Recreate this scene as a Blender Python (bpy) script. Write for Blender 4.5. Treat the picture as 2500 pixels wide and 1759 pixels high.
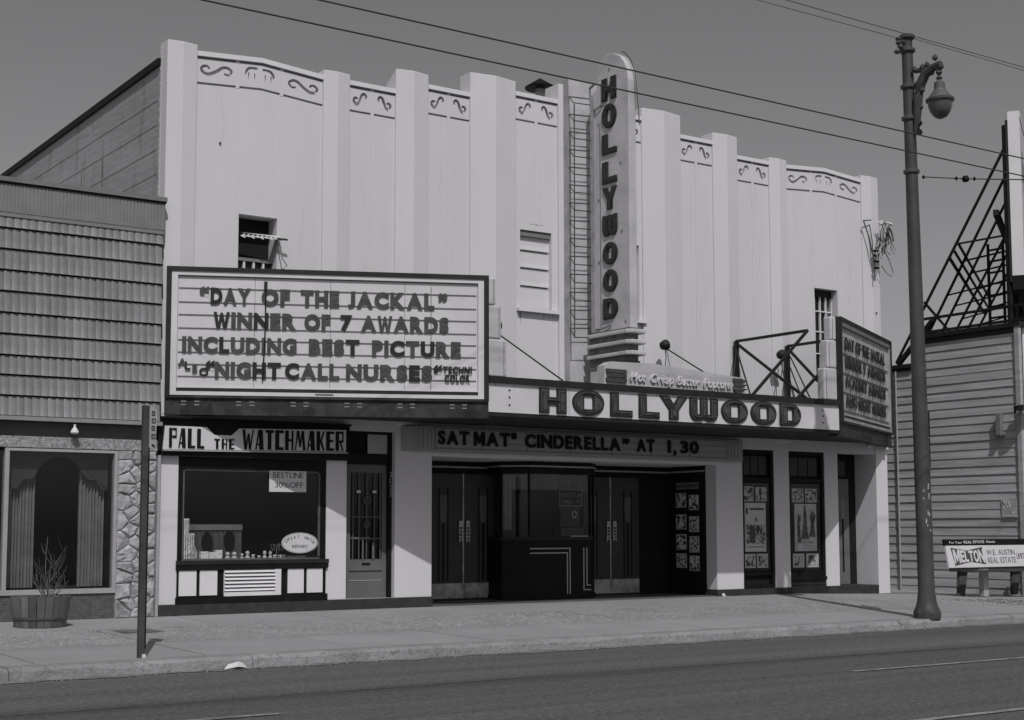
import bpy, bmesh, math, random
from mathutils import Matrix, Vector, Quaternion
random.seed(7)
R = math.radians
scene = bpy.context.scene
for o in list(bpy.data.objects): bpy.data.objects.remove(o)

# ------------------------------------------------------------------ camera
cd = bpy.data.cameras.new('camera'); cam = bpy.data.objects.new('camera', cd)
scene.collection.objects.link(cam); scene.camera = cam
_r = Vector((0.82179923, -0.56977462, -0.00170434))
_u = Vector((-0.05136894, -0.07706905, 0.99570156))
_f = Vector((0.56745683, 0.81817922, 0.092604))
cam.matrix_world = Matrix(((_r.x, _u.x, -_f.x, -8.13), (_r.y, _u.y, -_f.y, -20.8), (_r.z, _u.z, -_f.z, 1.24), (0, 0, 0, 1)))
cd.sensor_width = 36; cd.lens = 52.07; cd.shift_y = 0.0317; cd.clip_end = 2000; cd.clip_start = .1

# ------------------------------------------------------------------ world and sun
world = bpy.data.worlds.new('World'); scene.world = world; world.use_nodes = True
wn = world.node_tree; wn.nodes.clear()
SUNV = Vector((-.46, -1, 1.29)).normalized()          # towards the sun
sky = wn.nodes.new('ShaderNodeTexSky'); sky.sky_type = 'NISHITA'; sky.sun_disc = False
sky.sun_elevation = math.asin(SUNV.z); sky.sun_rotation = math.atan2(SUNV.x, SUNV.y)
sky.air_density = 1.0; sky.dust_density = 2.0; sky.ozone_density = 1.0
bw = wn.nodes.new('ShaderNodeRGBToBW')               # the photograph is black and white
tint = wn.nodes.new('ShaderNodeMixRGB'); tint.blend_type = 'MULTIPLY'; tint.inputs[0].default_value = 1
tint.inputs[2].default_value = (1.006, .978, 1.012, 1)
bg = wn.nodes.new('ShaderNodeBackground'); bg.inputs[1].default_value = .070
wo = wn.nodes.new('ShaderNodeOutputWorld')
wn.links.new(sky.outputs[0], bw.inputs[0]); wn.links.new(bw.outputs[0], tint.inputs[1])
wn.links.new(tint.outputs[0], bg.inputs[0]); wn.links.new(bg.outputs[0], wo.inputs[0])
sd = bpy.data.lights.new('sun', 'SUN'); sd.energy = 2.5; sd.angle = R(.55); sd.color = (1, .996, 1)
sun = bpy.data.objects.new('sun', sd); scene.collection.objects.link(sun)
sun.rotation_mode = 'QUATERNION'; sun.rotation_quaternion = SUNV.to_track_quat('Z', 'Y'); sun.location = (-20, -40, 50)
scene.view_settings.view_transform = 'Standard'; scene.view_settings.look = 'None'
scene.view_settings.exposure = 0; scene.view_settings.gamma = 1; scene.view_settings.use_curve_mapping = False
scene.render.engine = 'CYCLES'
scene.cycles.max_bounces = 6

# ------------------------------------------------------------------ materials
def G(v): return (v * 1.006, v * .988, v * 1.010, 1)
_mats = {}
def mat(name, v, var=.08, scale=3, rough=.75, bump=0, bscale=40, metal=0, stretch=(1, 1, 1), spec=.3,
        orand=0, spots=0, spotv=None, spotscale=30, spotthr=.6, spotstretch=None):
    if name in _mats: return _mats[name]
    m = bpy.data.materials.new(name); m.use_nodes = True; nt = m.node_tree; N = nt.nodes; L = nt.links
    b = N['Principled BSDF']; b.inputs['Roughness'].default_value = rough
    b.inputs['Metallic'].default_value = metal; b.inputs['Specular IOR Level'].default_value = spec
    geo = N.new('ShaderNodeNewGeometry'); mp = N.new('ShaderNodeMapping'); mp.inputs['Scale'].default_value = stretch
    L.new(geo.outputs['Position'], mp.inputs['Vector'])
    def noise(sc, det=5, vec=mp):
        n = N.new('ShaderNodeTexNoise'); n.inputs['Scale'].default_value = sc; n.inputs['Detail'].default_value = det
        L.new(vec.outputs[0], n.inputs['Vector']); return n
    n1 = noise(scale); n2 = noise(scale * 9, 3)
    mul = N.new('ShaderNodeMath'); mul.operation = 'MULTIPLY_ADD'; mul.inputs[1].default_value = .35
    L.new(n2.outputs['Fac'], mul.inputs[0]); L.new(n1.outputs['Fac'], mul.inputs[2])
    mr = N.new('ShaderNodeMapRange'); mr.inputs['From Min'].default_value = .42; mr.inputs['From Max'].default_value = .95
    mr.inputs['To Min'].default_value = 1 - var * 1.6; mr.inputs['To Max'].default_value = 1 + var * 1.6
    L.new(mul.outputs[0], mr.inputs['Value'])
    fac = mr.outputs[0]
    if orand:
        oi = N.new('ShaderNodeObjectInfo'); r = N.new('ShaderNodeMapRange')
        r.inputs['To Min'].default_value = 1 - orand; r.inputs['To Max'].default_value = 1 + orand
        L.new(oi.outputs['Random'], r.inputs['Value'])
        mm = N.new('ShaderNodeMath'); mm.operation = 'MULTIPLY'; L.new(fac, mm.inputs[0]); L.new(r.outputs[0], mm.inputs[1]); fac = mm.outputs[0]
    c = N.new('ShaderNodeMixRGB'); c.blend_type = 'MULTIPLY'; c.inputs[0].default_value = 1; c.inputs[1].default_value = G(v)
    L.new(fac, c.inputs[2]); col = c.outputs[0]
    if spots:
        s = N.new('ShaderNodeTexNoise'); s.inputs['Scale'].default_value = spotscale; s.inputs['Detail'].default_value = 4
        s.inputs['Roughness'].default_value = .65; sm_ = N.new('ShaderNodeMapping'); sm_.inputs['Scale'].default_value = spotstretch or (1, 1, 1); L.new(geo.outputs['Position'], sm_.inputs[0]); L.new(sm_.outputs[0], s.inputs['Vector'])
        rr = N.new('ShaderNodeMapRange'); rr.inputs['From Min'].default_value = spotthr; rr.inputs['From Max'].default_value = spotthr + .06
        rr.inputs['To Max'].default_value = spots
        L.new(s.outputs['Fac'], rr.inputs['Value'])
        c2 = N.new('ShaderNodeMixRGB'); c2.inputs[2].default_value = G(spotv); L.new(rr.outputs[0], c2.inputs[0]); L.new(col, c2.inputs[1]); col = c2.outputs[0]
    L.new(col, b.inputs['Base Color'])
    if bump:
        nb = noise(bscale, 4, mp); bp = N.new('ShaderNodeBump'); bp.inputs['Strength'].default_value = bump; bp.inputs['Distance'].default_value = .02
        L.new(nb.outputs['Fac'], bp.inputs['Height']); L.new(bp.outputs[0], b.inputs['Normal'])
    _mats[name] = m; return m

def glass_mat(name, ior=1.45, dark=.9):
    m = bpy.data.materials.new(name); m.use_nodes = True; nt = m.node_tree; N = nt.nodes; L = nt.links; N.clear()
    t = N.new('ShaderNodeBsdfTransparent'); t.inputs[0].default_value = (dark, dark, dark, 1)
    g = N.new('ShaderNodeBsdfGlossy'); g.inputs['Roughness'].default_value = .02; g.inputs[0].default_value = G(.8)
    f = N.new('ShaderNodeFresnel'); f.inputs[0].default_value = ior
    mx = N.new('ShaderNodeMixShader'); o = N.new('ShaderNodeOutputMaterial')
    ge = N.new('ShaderNodeNewGeometry'); mm = N.new('ShaderNodeMath'); mm.operation = 'MULTIPLY_ADD'   # same reflectance from both faces of the thin pane
    mm.inputs[1].default_value = 1 / ior - ior; mm.inputs[2].default_value = ior; L.new(ge.outputs['Backfacing'], mm.inputs[0]); L.new(mm.outputs[0], f.inputs[0])
    L.new(f.outputs[0], mx.inputs[0]); L.new(t.outputs[0], mx.inputs[1]); L.new(g.outputs[0], mx.inputs[2]); L.new(mx.outputs[0], o.inputs[0])
    return m

def image_print(name, dark, light, scale, contrast=.12, thr=.5):
    """printed photograph or poster art: flat blotchy print of two greys"""
    m = bpy.data.materials.new(name); m.use_nodes = True; nt = m.node_tree; N = nt.nodes; L = nt.links
    b = N['Principled BSDF']; b.inputs['Roughness'].default_value = .45
    tc = N.new('ShaderNodeNewGeometry'); n = N.new('ShaderNodeTexNoise'); n.inputs['Scale'].default_value = scale
    n.inputs['Detail'].default_value = 3; n.inputs['Distortion'].default_value = .25
    L.new(tc.outputs['Position'], n.inputs['Vector'])
    r = N.new('ShaderNodeMapRange'); r.inputs['From Min'].default_value = thr - contrast; r.inputs['From Max'].default_value = thr + contrast
    L.new(n.outputs['Fac'], r.inputs['Value'])
    c = N.new('ShaderNodeMixRGB'); c.inputs[1].default_value = G(dark); c.inputs[2].default_value = G(light)
    L.new(r.outputs[0], c.inputs[0]); L.new(c.outputs[0], b.inputs['Base Color']); return m

WHITE = mat('white_stucco_paint', .58, .03, .5, .8, .12, 9, stretch=(1, 1, .35), spots=.16, spotv=.42, spotscale=2.4, spotthr=.63, spotstretch=(1, 1, .4))
WHITE2 = mat('white_trim_paint', .64, .03, 2, .6)
DIRTW = mat('weathered_white_metal', .46, .12, 2.4, .55, .08, 20, spots=.35, spotv=.33, spotscale=7, spotthr=.60)
MOTTG = mat('mottled_grey_metal', .34, .2, 4, .55, .1, 20, spots=.4, spotv=.22, spotscale=14, spotthr=.58)
CONC = mat('board_marked_concrete', .30, .12, .7, .9, .5, 6, stretch=(1, .35, 2.2), spots=.55, spotv=.19, spotscale=2.2, spotthr=.57, spotstretch=(1, 1.6, .35))
BLACK = mat('black_paint', .009, .2, 4, .5, spec=.15)
DARK = mat('dark_trim', .022, .2, 4, .5, spec=.2)
DARKM = mat('dark_metal', .065, .15, 5, .5, .05, 30)
MIDM = mat('grey_metal', .18, .12, 5, .5)
LAMPM = mat('lamp_post_paint', .058, .2, 2, .5, .08, 14, spots=0)
POSTM = mat('sign_post_paint', .06, .2, 3, .6)
STEEL = mat('black_steel', .012, .2, 3, .6)
SIGNW = mat('sign_white_enamel', .56, .05, 2, .4, 0, 30, spots=.12, spotv=.42, spotscale=5, spotthr=.64)
SIGNG = mat('sign_milk_glass', .55, .05, 1.2, .35)
LET = mat('letter_plastic', .058, .25, 9, .45)
LETD = mat('letter_plastic_dark', .02, .2, 9, .4)
LETF = mat('letter_channel_face', .065, .3, 14, .6, .2, 40)
LETB = mat('blade_letter_face', .03, .3, 14, .6, .2, 40)
LETK = mat('letter_edge', .02, .2, 9, .5)
DOOR = mat('lobby_door', .050, .1, 3, .5, spec=.2)
DOORL = mat('lobby_door_inlay', .10, .1, 3, .4, spec=.2)
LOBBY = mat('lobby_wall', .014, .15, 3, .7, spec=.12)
KICK = mat('kick_plate', .34, .35, 6, .45, .1, 20, metal=.3)
BRIGHT = mat('bright_trim', .35, .08, 8, .4)
DADO = mat('speckled_plinth', .035, .2, 8, .6, .1, 60, spots=.5, spotv=.13, spotscale=28, spotthr=.63)
SHOPD = mat('shop_door_paint', .12, .08, 3, .5)
TILE = mat('metal_roof_tile', .205, .13, 5, .55, .1, 25, stretch=(1, 1, .25), orand=.08)
TILEF = mat('ribbed_fascia_metal', .20, .07, 5, .55)
SIDING = mat('weathered_siding', .38, .16, 3, .85, .4, 30, stretch=(1, .25, 4), orand=.06)
SIDEDK = mat('siding_backing', .05, .1, 3, .9)
STONE = mat('rock_facing', .34, .22, 7, .95, 1, 13, orand=.10, spots=.5, spotv=.17, spotscale=11, spotthr=.57)
MORTAR = mat('mortar', .20, .1, 9, .95)
STUCCO = mat('rough_pebble_dash', .30, .35, 22, .95, 1, 60)
ALU = mat('aluminium_frame', .33, .08, 3, .4)
CURT = mat('curtain_cloth', .26, .12, 6, .9)
VAL = mat('valance_board', .05, .1, 3, .7)
ASPH = mat('asphalt', .078, .13, .5, .9, .5, 70, stretch=(.08, 1, 1), spots=.5, spotv=.15, spotscale=38, spotthr=.57)
WALK = mat('concrete_paving', .27, .07, .9, .9, .25, 40, spots=.25, spotv=.16, spotscale=6, spotthr=.63, orand=.04)
AGG = mat('exposed_aggregate', .235, .12, 1.2, .95, 1, 30, spots=.85, spotv=.42, spotscale=16, spotthr=.55, orand=.04)
CURB = mat('curb_concrete', .235, .14, 2.5, .95, 1, 22, spots=.55, spotv=.12, spotscale=10, spotthr=.56)
LINE = mat('worn_road_paint', .25, .3, 6, .8, .1, 30, spots=.6, spotv=.09, spotscale=18, spotthr=.52)
WOOD = mat('barrel_wood', .12, .25, 6, .8, .4, 30, stretch=(1, 1, .2), orand=.35)
WOODD = mat('bench_wood', .05, .2, 6, .8, .3, 30)
TWIG = mat('bare_twig', .11, .2, 9, .9)
SOIL = mat('soil', .05, .3, 20, 1, 1, 40)
PAPER = mat('paper', .55, .04, 9, .6)
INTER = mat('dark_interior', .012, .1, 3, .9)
GOODS = mat('display_goods', .80, .25, 25, .6)
GLOBE = mat('frosted_lamp_globe', .10, .25, 5, .2)
WIRE = mat('wire', .05, .05, 5, .6)
GLASS = glass_mat('window_glass', 1.42, .92)

# ------------------------------------------------------------------ builders
LOC = {}
def link(o): scene.collection.objects.link(o); return o
def tag(o, label=None, cat=None, group=None, kind=None):
    if label: o['label'] = label
    if cat: o['category'] = cat
    if group: o['group'] = group
    if kind: o['kind'] = kind
    return o
def thing(name, label, cat, loc=(0, 0, 0), rotz=0, group=None):
    o = bpy.data.objects.new(name, None); o.location = loc; o.rotation_euler = (0, 0, rotz); o.empty_display_size = .2
    link(o); tag(o, label, cat, group); LOC[o.name] = Matrix.Translation(loc) @ Matrix.Rotation(rotz, 4, 'Z'); return o

class MB:
    def __init__(s): s.v = []; s.f = []; s.sm = False
    def add(s, vs, fs):
        k = len(s.v); s.v += [tuple(v) for v in vs]; s.f += [tuple(i + k for i in f) for f in fs]; return s
    def box(s, x0, x1, y0, y1, z0, z1):
        x0, x1 = sorted((x0, x1)); y0, y1 = sorted((y0, y1)); z0, z1 = sorted((z0, z1))
        return s.add([(x0, y0, z0), (x1, y0, z0), (x1, y1, z0), (x0, y1, z0), (x0, y0, z1), (x1, y0, z1), (x1, y1, z1), (x0, y1, z1)],
                     [(0, 3, 2, 1), (4, 5, 6, 7), (0, 1, 5, 4), (1, 2, 6, 5), (2, 3, 7, 6), (3, 0, 4, 7)])
    def prism(s, poly, z0, z1):           # poly in xy
        n = len(poly)
        A = sum(poly[i][0] * poly[(i + 1) % n][1] - poly[(i + 1) % n][0] * poly[i][1] for i in range(n))
        if A < 0: poly = poly[::-1]
        f = [tuple(range(n))[::-1], tuple(range(n, 2 * n))] + [(i, (i + 1) % n, n + (i + 1) % n, n + i) for i in range(n)]
        return s.add([(x, y, z0) for x, y in poly] + [(x, y, z1) for x, y in poly], f)
    def prismy(s, poly, y0, y1):          # poly in xz, extruded along y
        n = len(poly)
        A = sum(poly[i][0] * poly[(i + 1) % n][1] - poly[(i + 1) % n][0] * poly[i][1] for i in range(n))
        if A < 0: poly = poly[::-1]
        f = [tuple(range(n)), tuple(range(n, 2 * n))[::-1]] + [(i, n + i, n + (i + 1) % n, (i + 1) % n) for i in range(n)]
        return s.add([(x, y0, z) for x, z in poly] + [(x, y1, z) for x, z in poly], f)
    def prismx(s, poly, x0, x1):          # poly in yz
        n = len(poly)
        A = sum(poly[i][0] * poly[(i + 1) % n][1] - poly[(i + 1) % n][0] * poly[i][1] for i in range(n))
        if A < 0: poly = poly[::-1]
        f = [tuple(range(n))[::-1], tuple(range(n, 2 * n))] + [(i, (i + 1) % n, n + (i + 1) % n, n + i) for i in range(n)]
        return s.add([(x0, y, z) for y, z in poly] + [(x1, y, z) for y, z in poly], f)
    def tube(s, p, r, n=6, cap=True, taper=None):
        p = [Vector(a) for a in p]; k = len(s.v); up = Vector((0, 0, 1)); rings = []
        for i, c in enumerate(p):
            d = (p[min(i + 1, len(p) - 1)] - p[max(i - 1, 0)]).normalized()
            a = d.cross(up if abs(d.z) < .95 else Vector((1, 0, 0))).normalized(); b = d.cross(a).normalized()
            rr = r if taper is None else r + (taper - r) * i / (len(p) - 1)
            if isinstance(r, (list, tuple)): rr = r[i]
            s.v += [tuple(c + (a * math.cos(t * 2 * math.pi / n) + b * math.sin(t * 2 * math.pi / n)) * rr) for t in range(n)]
        for i in range(len(p) - 1):
            for t in range(n):
                a = k + i * n + t; b = k + i * n + (t + 1) % n; s.f.append((a, b, b + n, a + n))
        if cap: s.f.append(tuple(k + t for t in range(n))[::-1]); s.f.append(tuple(k + (len(p) - 1) * n + t for t in range(n)))
        return s
    def bar(s, a, b, w, h=None):
        a = Vector(a); b = Vector(b); d = (b - a).normalized(); h = h or w
        u = d.cross(Vector((0, 0, 1)) if abs(d.z) < .95 else Vector((1, 0, 0))).normalized() * (w / 2); t = d.cross(u).normalized() * (h / 2)
        vs = [a - u - t, a + u - t, a + u + t, a - u + t, b - u - t, b + u - t, b + u + t, b - u + t]
        return s.add(vs, [(0, 3, 2, 1), (4, 5, 6, 7), (0, 1, 5, 4), (1, 2, 6, 5), (2, 3, 7, 6), (3, 0, 4, 7)])
    def lathe(s, prof, c=(0, 0, 0), n=20):
        k = len(s.v)
        for r, z in prof:
            s.v += [(c[0] + r * math.cos(2 * math.pi * t / n), c[1] + r * math.sin(2 * math.pi * t / n), c[2] + z) for t in range(n)]
        for i in range(len(prof) - 1):
            for t in range(n):
                a = k + i * n + t; b = k + i * n + (t + 1) % n; s.f.append((a, b, b + n, a + n))
        s.f.append(tuple(k + t for t in range(n))[::-1]); s.f.append(tuple(k + (len(prof) - 1) * n + t for t in range(n)))
        return s
    def rot(s, M):
        s.v = [tuple(M @ Vector(v)) for v in s.v]; return s
    def mesh(s, name, m, inv=None):
        vs = s.v if inv is None else [tuple(inv @ Vector(v)) for v in s.v]
        me = bpy.data.meshes.new(name); me.from_pydata(vs, [], s.f); me.update()
        bm = bmesh.new(); bm.from_mesh(me); bmesh.ops.recalc_face_normals(bm, faces=bm.faces); bm.to_mesh(me); bm.free()
        if m: me.materials.append(m)
        if s.sm:
            for p in me.polygons: p.use_smooth = True
            try: me.set_sharp_from_angle(angle=R(40))
            except Exception: pass
        return me
    def build(s, name, m, parent=None, local=False):
        inv = None; M = Matrix()
        if parent is not None:
            M = LOC.get(parent.name, Matrix())
            if not local: inv = M.inverted()
        o = bpy.data.objects.new(name, s.mesh(name, m, inv)); link(o)
        if parent is not None: o.parent = parent; LOC[o.name] = M if parent.type == 'EMPTY' or parent.name in LOC else Matrix()
        else: LOC[o.name] = Matrix()
        return o
def B(x0, x1, y0, y1, z0, z1): return MB().box(x0, x1, y0, y1, z0, z1)
def part(name, m, par, *box, local=False, bevel=0):
    o = B(*box).build(name, m, par, local)
    if bevel: bv(o, bevel)
    return o
def bv(o, w=.006, seg=2):
    b = o.modifiers.new('bevel', 'BEVEL'); b.width = w; b.segments = seg; b.limit_method = 'ANGLE'; b.angle_limit = R(35); return o
def solo(name, mb, m, label, cat, group=None, loc=None):
    """a thing that is one mesh: origin put at loc or at the base centre"""
    if loc is None:
        xs = [v[0] for v in mb.v]; ys = [v[1] for v in mb.v]; zs = [v[2] for v in mb.v]
        loc = ((min(xs) + max(xs)) / 2, (min(ys) + max(ys)) / 2, min(zs))
    T = Matrix.Translation(loc); o = bpy.data.objects.new(name, mb.mesh(name, m, T.inverted())); o.location = loc
    link(o); LOC[o.name] = T; return tag(o, label, cat, group)
def struct(name, mb, m):
    o = mb.build(name, m); o['kind'] = 'structure'; return o
def inst(src_me, name, parent, loc=(0, 0, 0), rot=(0, 0, 0), scale=(1, 1, 1), world=True):
    o = bpy.data.objects.new(name, src_me); link(o)
    M = Matrix.Translation(loc)
    if parent is not None:
        o.parent = parent
        if world: loc = LOC[parent.name].inverted() @ Vector(loc)
    o.location = loc; o.rotation_euler = rot; o.scale = scale; LOC[o.name] = LOC.get(parent.name, Matrix()) if parent else M
    return o

# 2D filled shapes (outlines may have holes) turned into solid plates, x right, z up, front towards -y
def shape2d(loops, depth, m, name, offset=0, res=1):
    cu = bpy.data.curves.new('t', 'CURVE'); cu.dimensions = '2D'; cu.fill_mode = 'BOTH'; cu.extrude = depth / 2; cu.offset = offset
    for lp in loops:
        sp = cu.splines.new('POLY'); sp.points.add(len(lp) - 1)
        for i, (x, z) in enumerate(lp): sp.points[i].co = (x, z, 0, 1)
        sp.use_cyclic_u = True
    return curve_mesh(cu, m, name, depth)
def curve_mesh(cu, m, name, depth):
    ob = bpy.data.objects.new('t', cu); scene.collection.objects.link(ob)
    dg = bpy.context.evaluated_depsgraph_get(); me = bpy.data.meshes.new_from_object(ob.evaluated_get(dg))
    bpy.data.objects.remove(ob); bpy.data.curves.remove(cu)
    me.transform(Matrix(((1, 0, 0, 0), (0, 0, -1, -depth / 2), (0, 1, 0, 0), (0, 0, 0, 1))))   # back at y=0, front at y=-depth
    me.name = name; me.materials.clear(); me.materials.append(m); return me
_gl = {}
BLOCK = {'M': [(0, 0), (.21, 0), (.21, .60), (.39, .14), (.55, .14), (.73, .60), (.73, 0), (.94, 0), (.94, 1), (.69, 1), (.47, .46), (.25, 1), (0, 1)],
         'W': [(0, 1), (.21, 1), (.33, .38), (.46, .96), (.62, .96), (.75, .38), (.87, 1), (1.08, 1), (.87, 0), (.66, 0), (.54, .54), (.42, 0), (.21, 0)]}
def glyph(ch, m, bold=.03, depth=.12, shear=0):
    if ch in 'MW' and bold > .04: bold = .04
    if ch in 'NKVYA' and bold > .07: bold = .07
    key = (ch, m.name, bold, depth, shear)
    if key in _gl: return _gl[key]
    if ch in BLOCK and bold >= .03 and not shear:                 # heavy block forms of the two widest capitals
        me = shape2d([BLOCK[ch]], depth, m, 'letter'); _gl[key] = (me, max(p[0] for p in BLOCK[ch])); return _gl[key]
    cu = bpy.data.curves.new('t', 'FONT'); cu.body = ch; cu.size = 1.37; cu.offset = bold; cu.extrude = depth / 2; cu.resolution_u = 5; cu.shear = shear
    me = curve_mesh(cu, m, 'letter', depth)
    xs = [v.co.x for v in me.vertices] or [0, .3]
    x0 = min(xs); me.transform(Matrix.Translation((-x0, 0, 0))); w = max(xs) - x0
    if ch in 'JQ0123456789' or ch.isupper():                     # every capital fills the cap height exactly
        zs = [v.co.z for v in me.vertices]; k = 1 / (max(zs) - min(zs)); me.transform(Matrix.Translation((0, 0, -min(zs) * k)) @ Matrix.Diagonal((1, 1, k, 1)))
    _gl[key] = (me, w); return _gl[key]
def word(text, parent, x0, x1, z0, h, y, m=None, dark=(), bold=.03, depth=.12, gap=.16, shear=0, name='letter', dz=0, m2=None):
    """lay out separate letters between x0 and x1 in the parent's local frame; z0 baseline; h cap height"""
    m = m or LET; m2 = m2 or LETD
    gs = [None if c == ' ' else glyph(c, m2 if i in dark else m, bold, depth, shear) for i, c in enumerate(text)]
    tot = sum(.42 if g is None else g[1] for g in gs) + gap * (len(text) - 1)
    sx = (x1 - x0) / tot; x = x0; out = []
    for i, g in enumerate(gs):
        if g is None: x += (.42 + gap) * sx; continue
        o = inst(g[0], name, parent, (x, y, z0 + dz * i), (0, 0, 0), (sx, h, h), world=False); out.append(o)
        x += (g[1] + gap) * sx
    return out

# ================================================================== GROUND
def zw(x, y):                                   # sidewalk surface
    return .018 * max(min(y, 0), -6) - .026 * max(0, min(x, 40) - 13)
struct('ground', B(-250, 300, -200, 300, -1.2, -.42), mat('bare_ground', .15, .2, .4, .95, .5, 10))
rd = MB()
xs = [-60, -20, -5, 0, 5, 10, 13, 20, 40, 90]
for a, b in zip(xs[:-1], xs[1:]):
    dz = lambda x: -.026 * max(0, min(x, 40) - 13)
    k = len(rd.v)
    rd.add([(a, -26, -.24 + dz(a)), (b, -26, -.24 + dz(b)), (b, -5.88, -.24 + dz(b)), (a, -5.88, -.24 + dz(a))], [(0, 1, 2, 3)])
struct('road', rd, ASPH)
def bands(m):                                   # long traffic-worn tone bands and coarse stone grain in the asphalt
    nt = m.node_tree; N = nt.nodes; L = nt.links; b = N['Principled BSDF']; src = b.inputs['Base Color'].links[0].from_socket
    g = N.new('ShaderNodeNewGeometry'); mp = N.new('ShaderNodeMapping'); mp.inputs['Scale'].default_value = (.012, 1, 1); L.new(g.outputs['Position'], mp.inputs[0])
    n = N.new('ShaderNodeTexNoise'); n.inputs['Scale'].default_value = .85; n.inputs['Detail'].default_value = 5; n.inputs['Roughness'].default_value = .55; L.new(mp.outputs[0], n.inputs['Vector'])
    v = N.new('ShaderNodeTexNoise'); v.inputs['Scale'].default_value = 17; v.inputs['Detail'].default_value = 6; v.inputs['Roughness'].default_value = .8; L.new(g.outputs['Position'], v.inputs['Vector'])
    r1 = N.new('ShaderNodeMapRange'); r1.inputs[1].default_value = .3; r1.inputs[2].default_value = .7; r1.inputs[3].default_value = .68; r1.inputs[4].default_value = 1.38; L.new(n.outputs['Fac'], r1.inputs[0])
    r2 = N.new('ShaderNodeMapRange'); r2.inputs[1].default_value = .3; r2.inputs[2].default_value = .7; r2.inputs[3].default_value = .42; r2.inputs[4].default_value = 1.7; L.new(v.outputs['Fac'], r2.inputs[0])
    mu = N.new('ShaderNodeMath'); mu.operation = 'MULTIPLY'; L.new(r1.outputs[0], mu.inputs[0]); L.new(r2.outputs[0], mu.inputs[1])
    c = N.new('ShaderNodeMixRGB'); c.blend_type = 'MULTIPLY'; c.inputs[0].default_value = 1; L.new(src, c.inputs[1]); L.new(mu.outputs[0], c.inputs[2]); L.new(c.outputs[0], b.inputs['Base Color'])
bands(ASPH)
# tar and wheel-path bands along the road, sheets above the asphalt
ASPHD = mat('asphalt_wheel_path', .058, .10, .5, .85, .4, 70, stretch=(.08, 1, 1), spots=.3, spotv=.10, spotscale=55, spotthr=.62)
def roadstrip(name, m, x0, x1, y0, y1, z):
    n = 14; mb = MB()
    random.seed(hash(name) % 1000 if False else int(abs(y0) * 100))
    for i in range(n):
        a = x0 + (x1 - x0) * i / n; b = x0 + (x1 - x0) * (i + 1) / n
        mb.add([(a, y0, z), (b, y0, z), (b, y1, z), (a, y1, z)], [(0, 1, 2, 3)])
    return struct(name, mb, m)
for x0, x1, y in ((3.73, 9.2, -9.94), (-6.2, -2.74, -9.72), (.95, 6.5, -13.0)):
    roadstrip('lane_marking', LINE, x0, x1, y - .045, y + .045, -.232)
gt = MB(); random.seed(77); gx = -30.0; ge_ = -6.05
while gx < 12.9:
    g2 = gx + random.uniform(.15, .5); e2 = -5.95 - random.random() * .16
    gt.add([(gx, ge_, -.2335), (g2, e2, -.2335), (g2, -5.88, -.225), (gx, -5.88, -.225)], [(0, 1, 2, 3)]); gx = g2; ge_ = e2
struct('gutter', gt, mat('gutter_dust', .17, .3, 3, .95, .6, 30, spots=.6, spotv=.08, spotscale=12, spotthr=.52))
gv = MB()                                        # loose stones and grit lying along the gutter
for k in range(900):
    q_ = random.uniform(-6, 12.5); w_ = random.uniform(.006, .022); y_ = -5.92 - abs(random.gauss(0, .10))
    gv.add([(q_, y_, -.235), (q_ + w_, y_ + w_ * .3, -.235), (q_ + w_ * .4, y_ + w_, -.235), (q_ + w_ * .5, y_ + w_ * .4, -.235 + w_ * .7)], [(0, 1, 3), (1, 2, 3), (2, 0, 3)])
o_ = gv.build('gutter_grit', mat('grit', .24, .3, 20, .9)); o_['kind'] = 'stuff'; o_['label'] = 'loose grit and small stones along the gutter'
# sidewalk: bed, paving slabs in three bands, curb stones
bed = MB()
for a, b in zip([-40, 13, 40, 60][:-1], [13, 40, 60]):
    for y0, y1 in ((-5.66, 0), (0, 40)):
        k = len(bed.v)
        bed.add([(a, y0, zw(a, y0) - .02), (b, y0, zw(b, y0) - .02), (b, y1, zw(b, y1) - .02), (a, y1, zw(a, y1) - .02)], [(0, 1, 2, 3)])
side = struct('sidewalk', bed, mat('joint_sand', .12, .2, 6, 1, .3, 30))
def slab(x0, x1, y0, y1, m, th=.05, g=.009):
    x0 += g; x1 -= g; y0 += g; y1 -= g; mb = MB(); e = random.uniform(-.002, .002)
    c = [(x0, y0), (x1, y0), (x1, y1), (x0, y1)]
    mb.add([(x, y, zw(x, y) - th) for x, y in c] + [(x, y, zw(x, y) + e) for x, y in c],
           [(0, 3, 2, 1), (4, 5, 6, 7), (0, 1, 5, 4), (1, 2, 6, 5), (2, 3, 7, 6), (3, 0, 4, 7)])
    return mb.build('paving_slab', m, side)
x = -9.0; i = 0
while x < 24:
    w = 1.85 if not x < 13 < x + 1.85 else 13 - x
    w = max(w, .5)
    slab(x, x + w, -1.72, 6 if x > 15.8 else 0 if not 4.6 < x < 9.2 else 0, WALK)
    slab(x, x + w, -5.58, -3.86, WALK)
    if i % 2 == 0 or w < 1.8: slab(x, x + w * (2 if w >= 1.8 and x + 3.7 < 13 or x > 13 else 1), -3.86, -1.72, AGG); wide = True
    elif not (x - 1.85 + 3.7 < 13 or x > 14): slab(x, x + w, -3.86, -1.72, AGG)
    x += w; i += 1
pb = MB(); random.seed(55)
for k in range(5200):
    q_ = random.uniform(-4.5, 17); y_ = random.uniform(-3.84, -1.74) + random.gauss(0, .02); w_ = random.uniform(.012, .032); z_ = zw(q_, y_)
    a_ = random.random() * 3.1; c_, s_ = math.cos(a_) * w_, math.sin(a_) * w_
    pb.add([(q_ - c_, y_ - s_, z_ - .002), (q_ + s_, y_ - c_, z_ - .002), (q_ + c_, y_ + s_, z_ - .002), (q_ - s_, y_ + c_, z_ - .002), (q_, y_, z_ + w_ * .3)], [(0, 1, 4), (1, 2, 4), (2, 3, 4), (3, 0, 4)])
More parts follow.
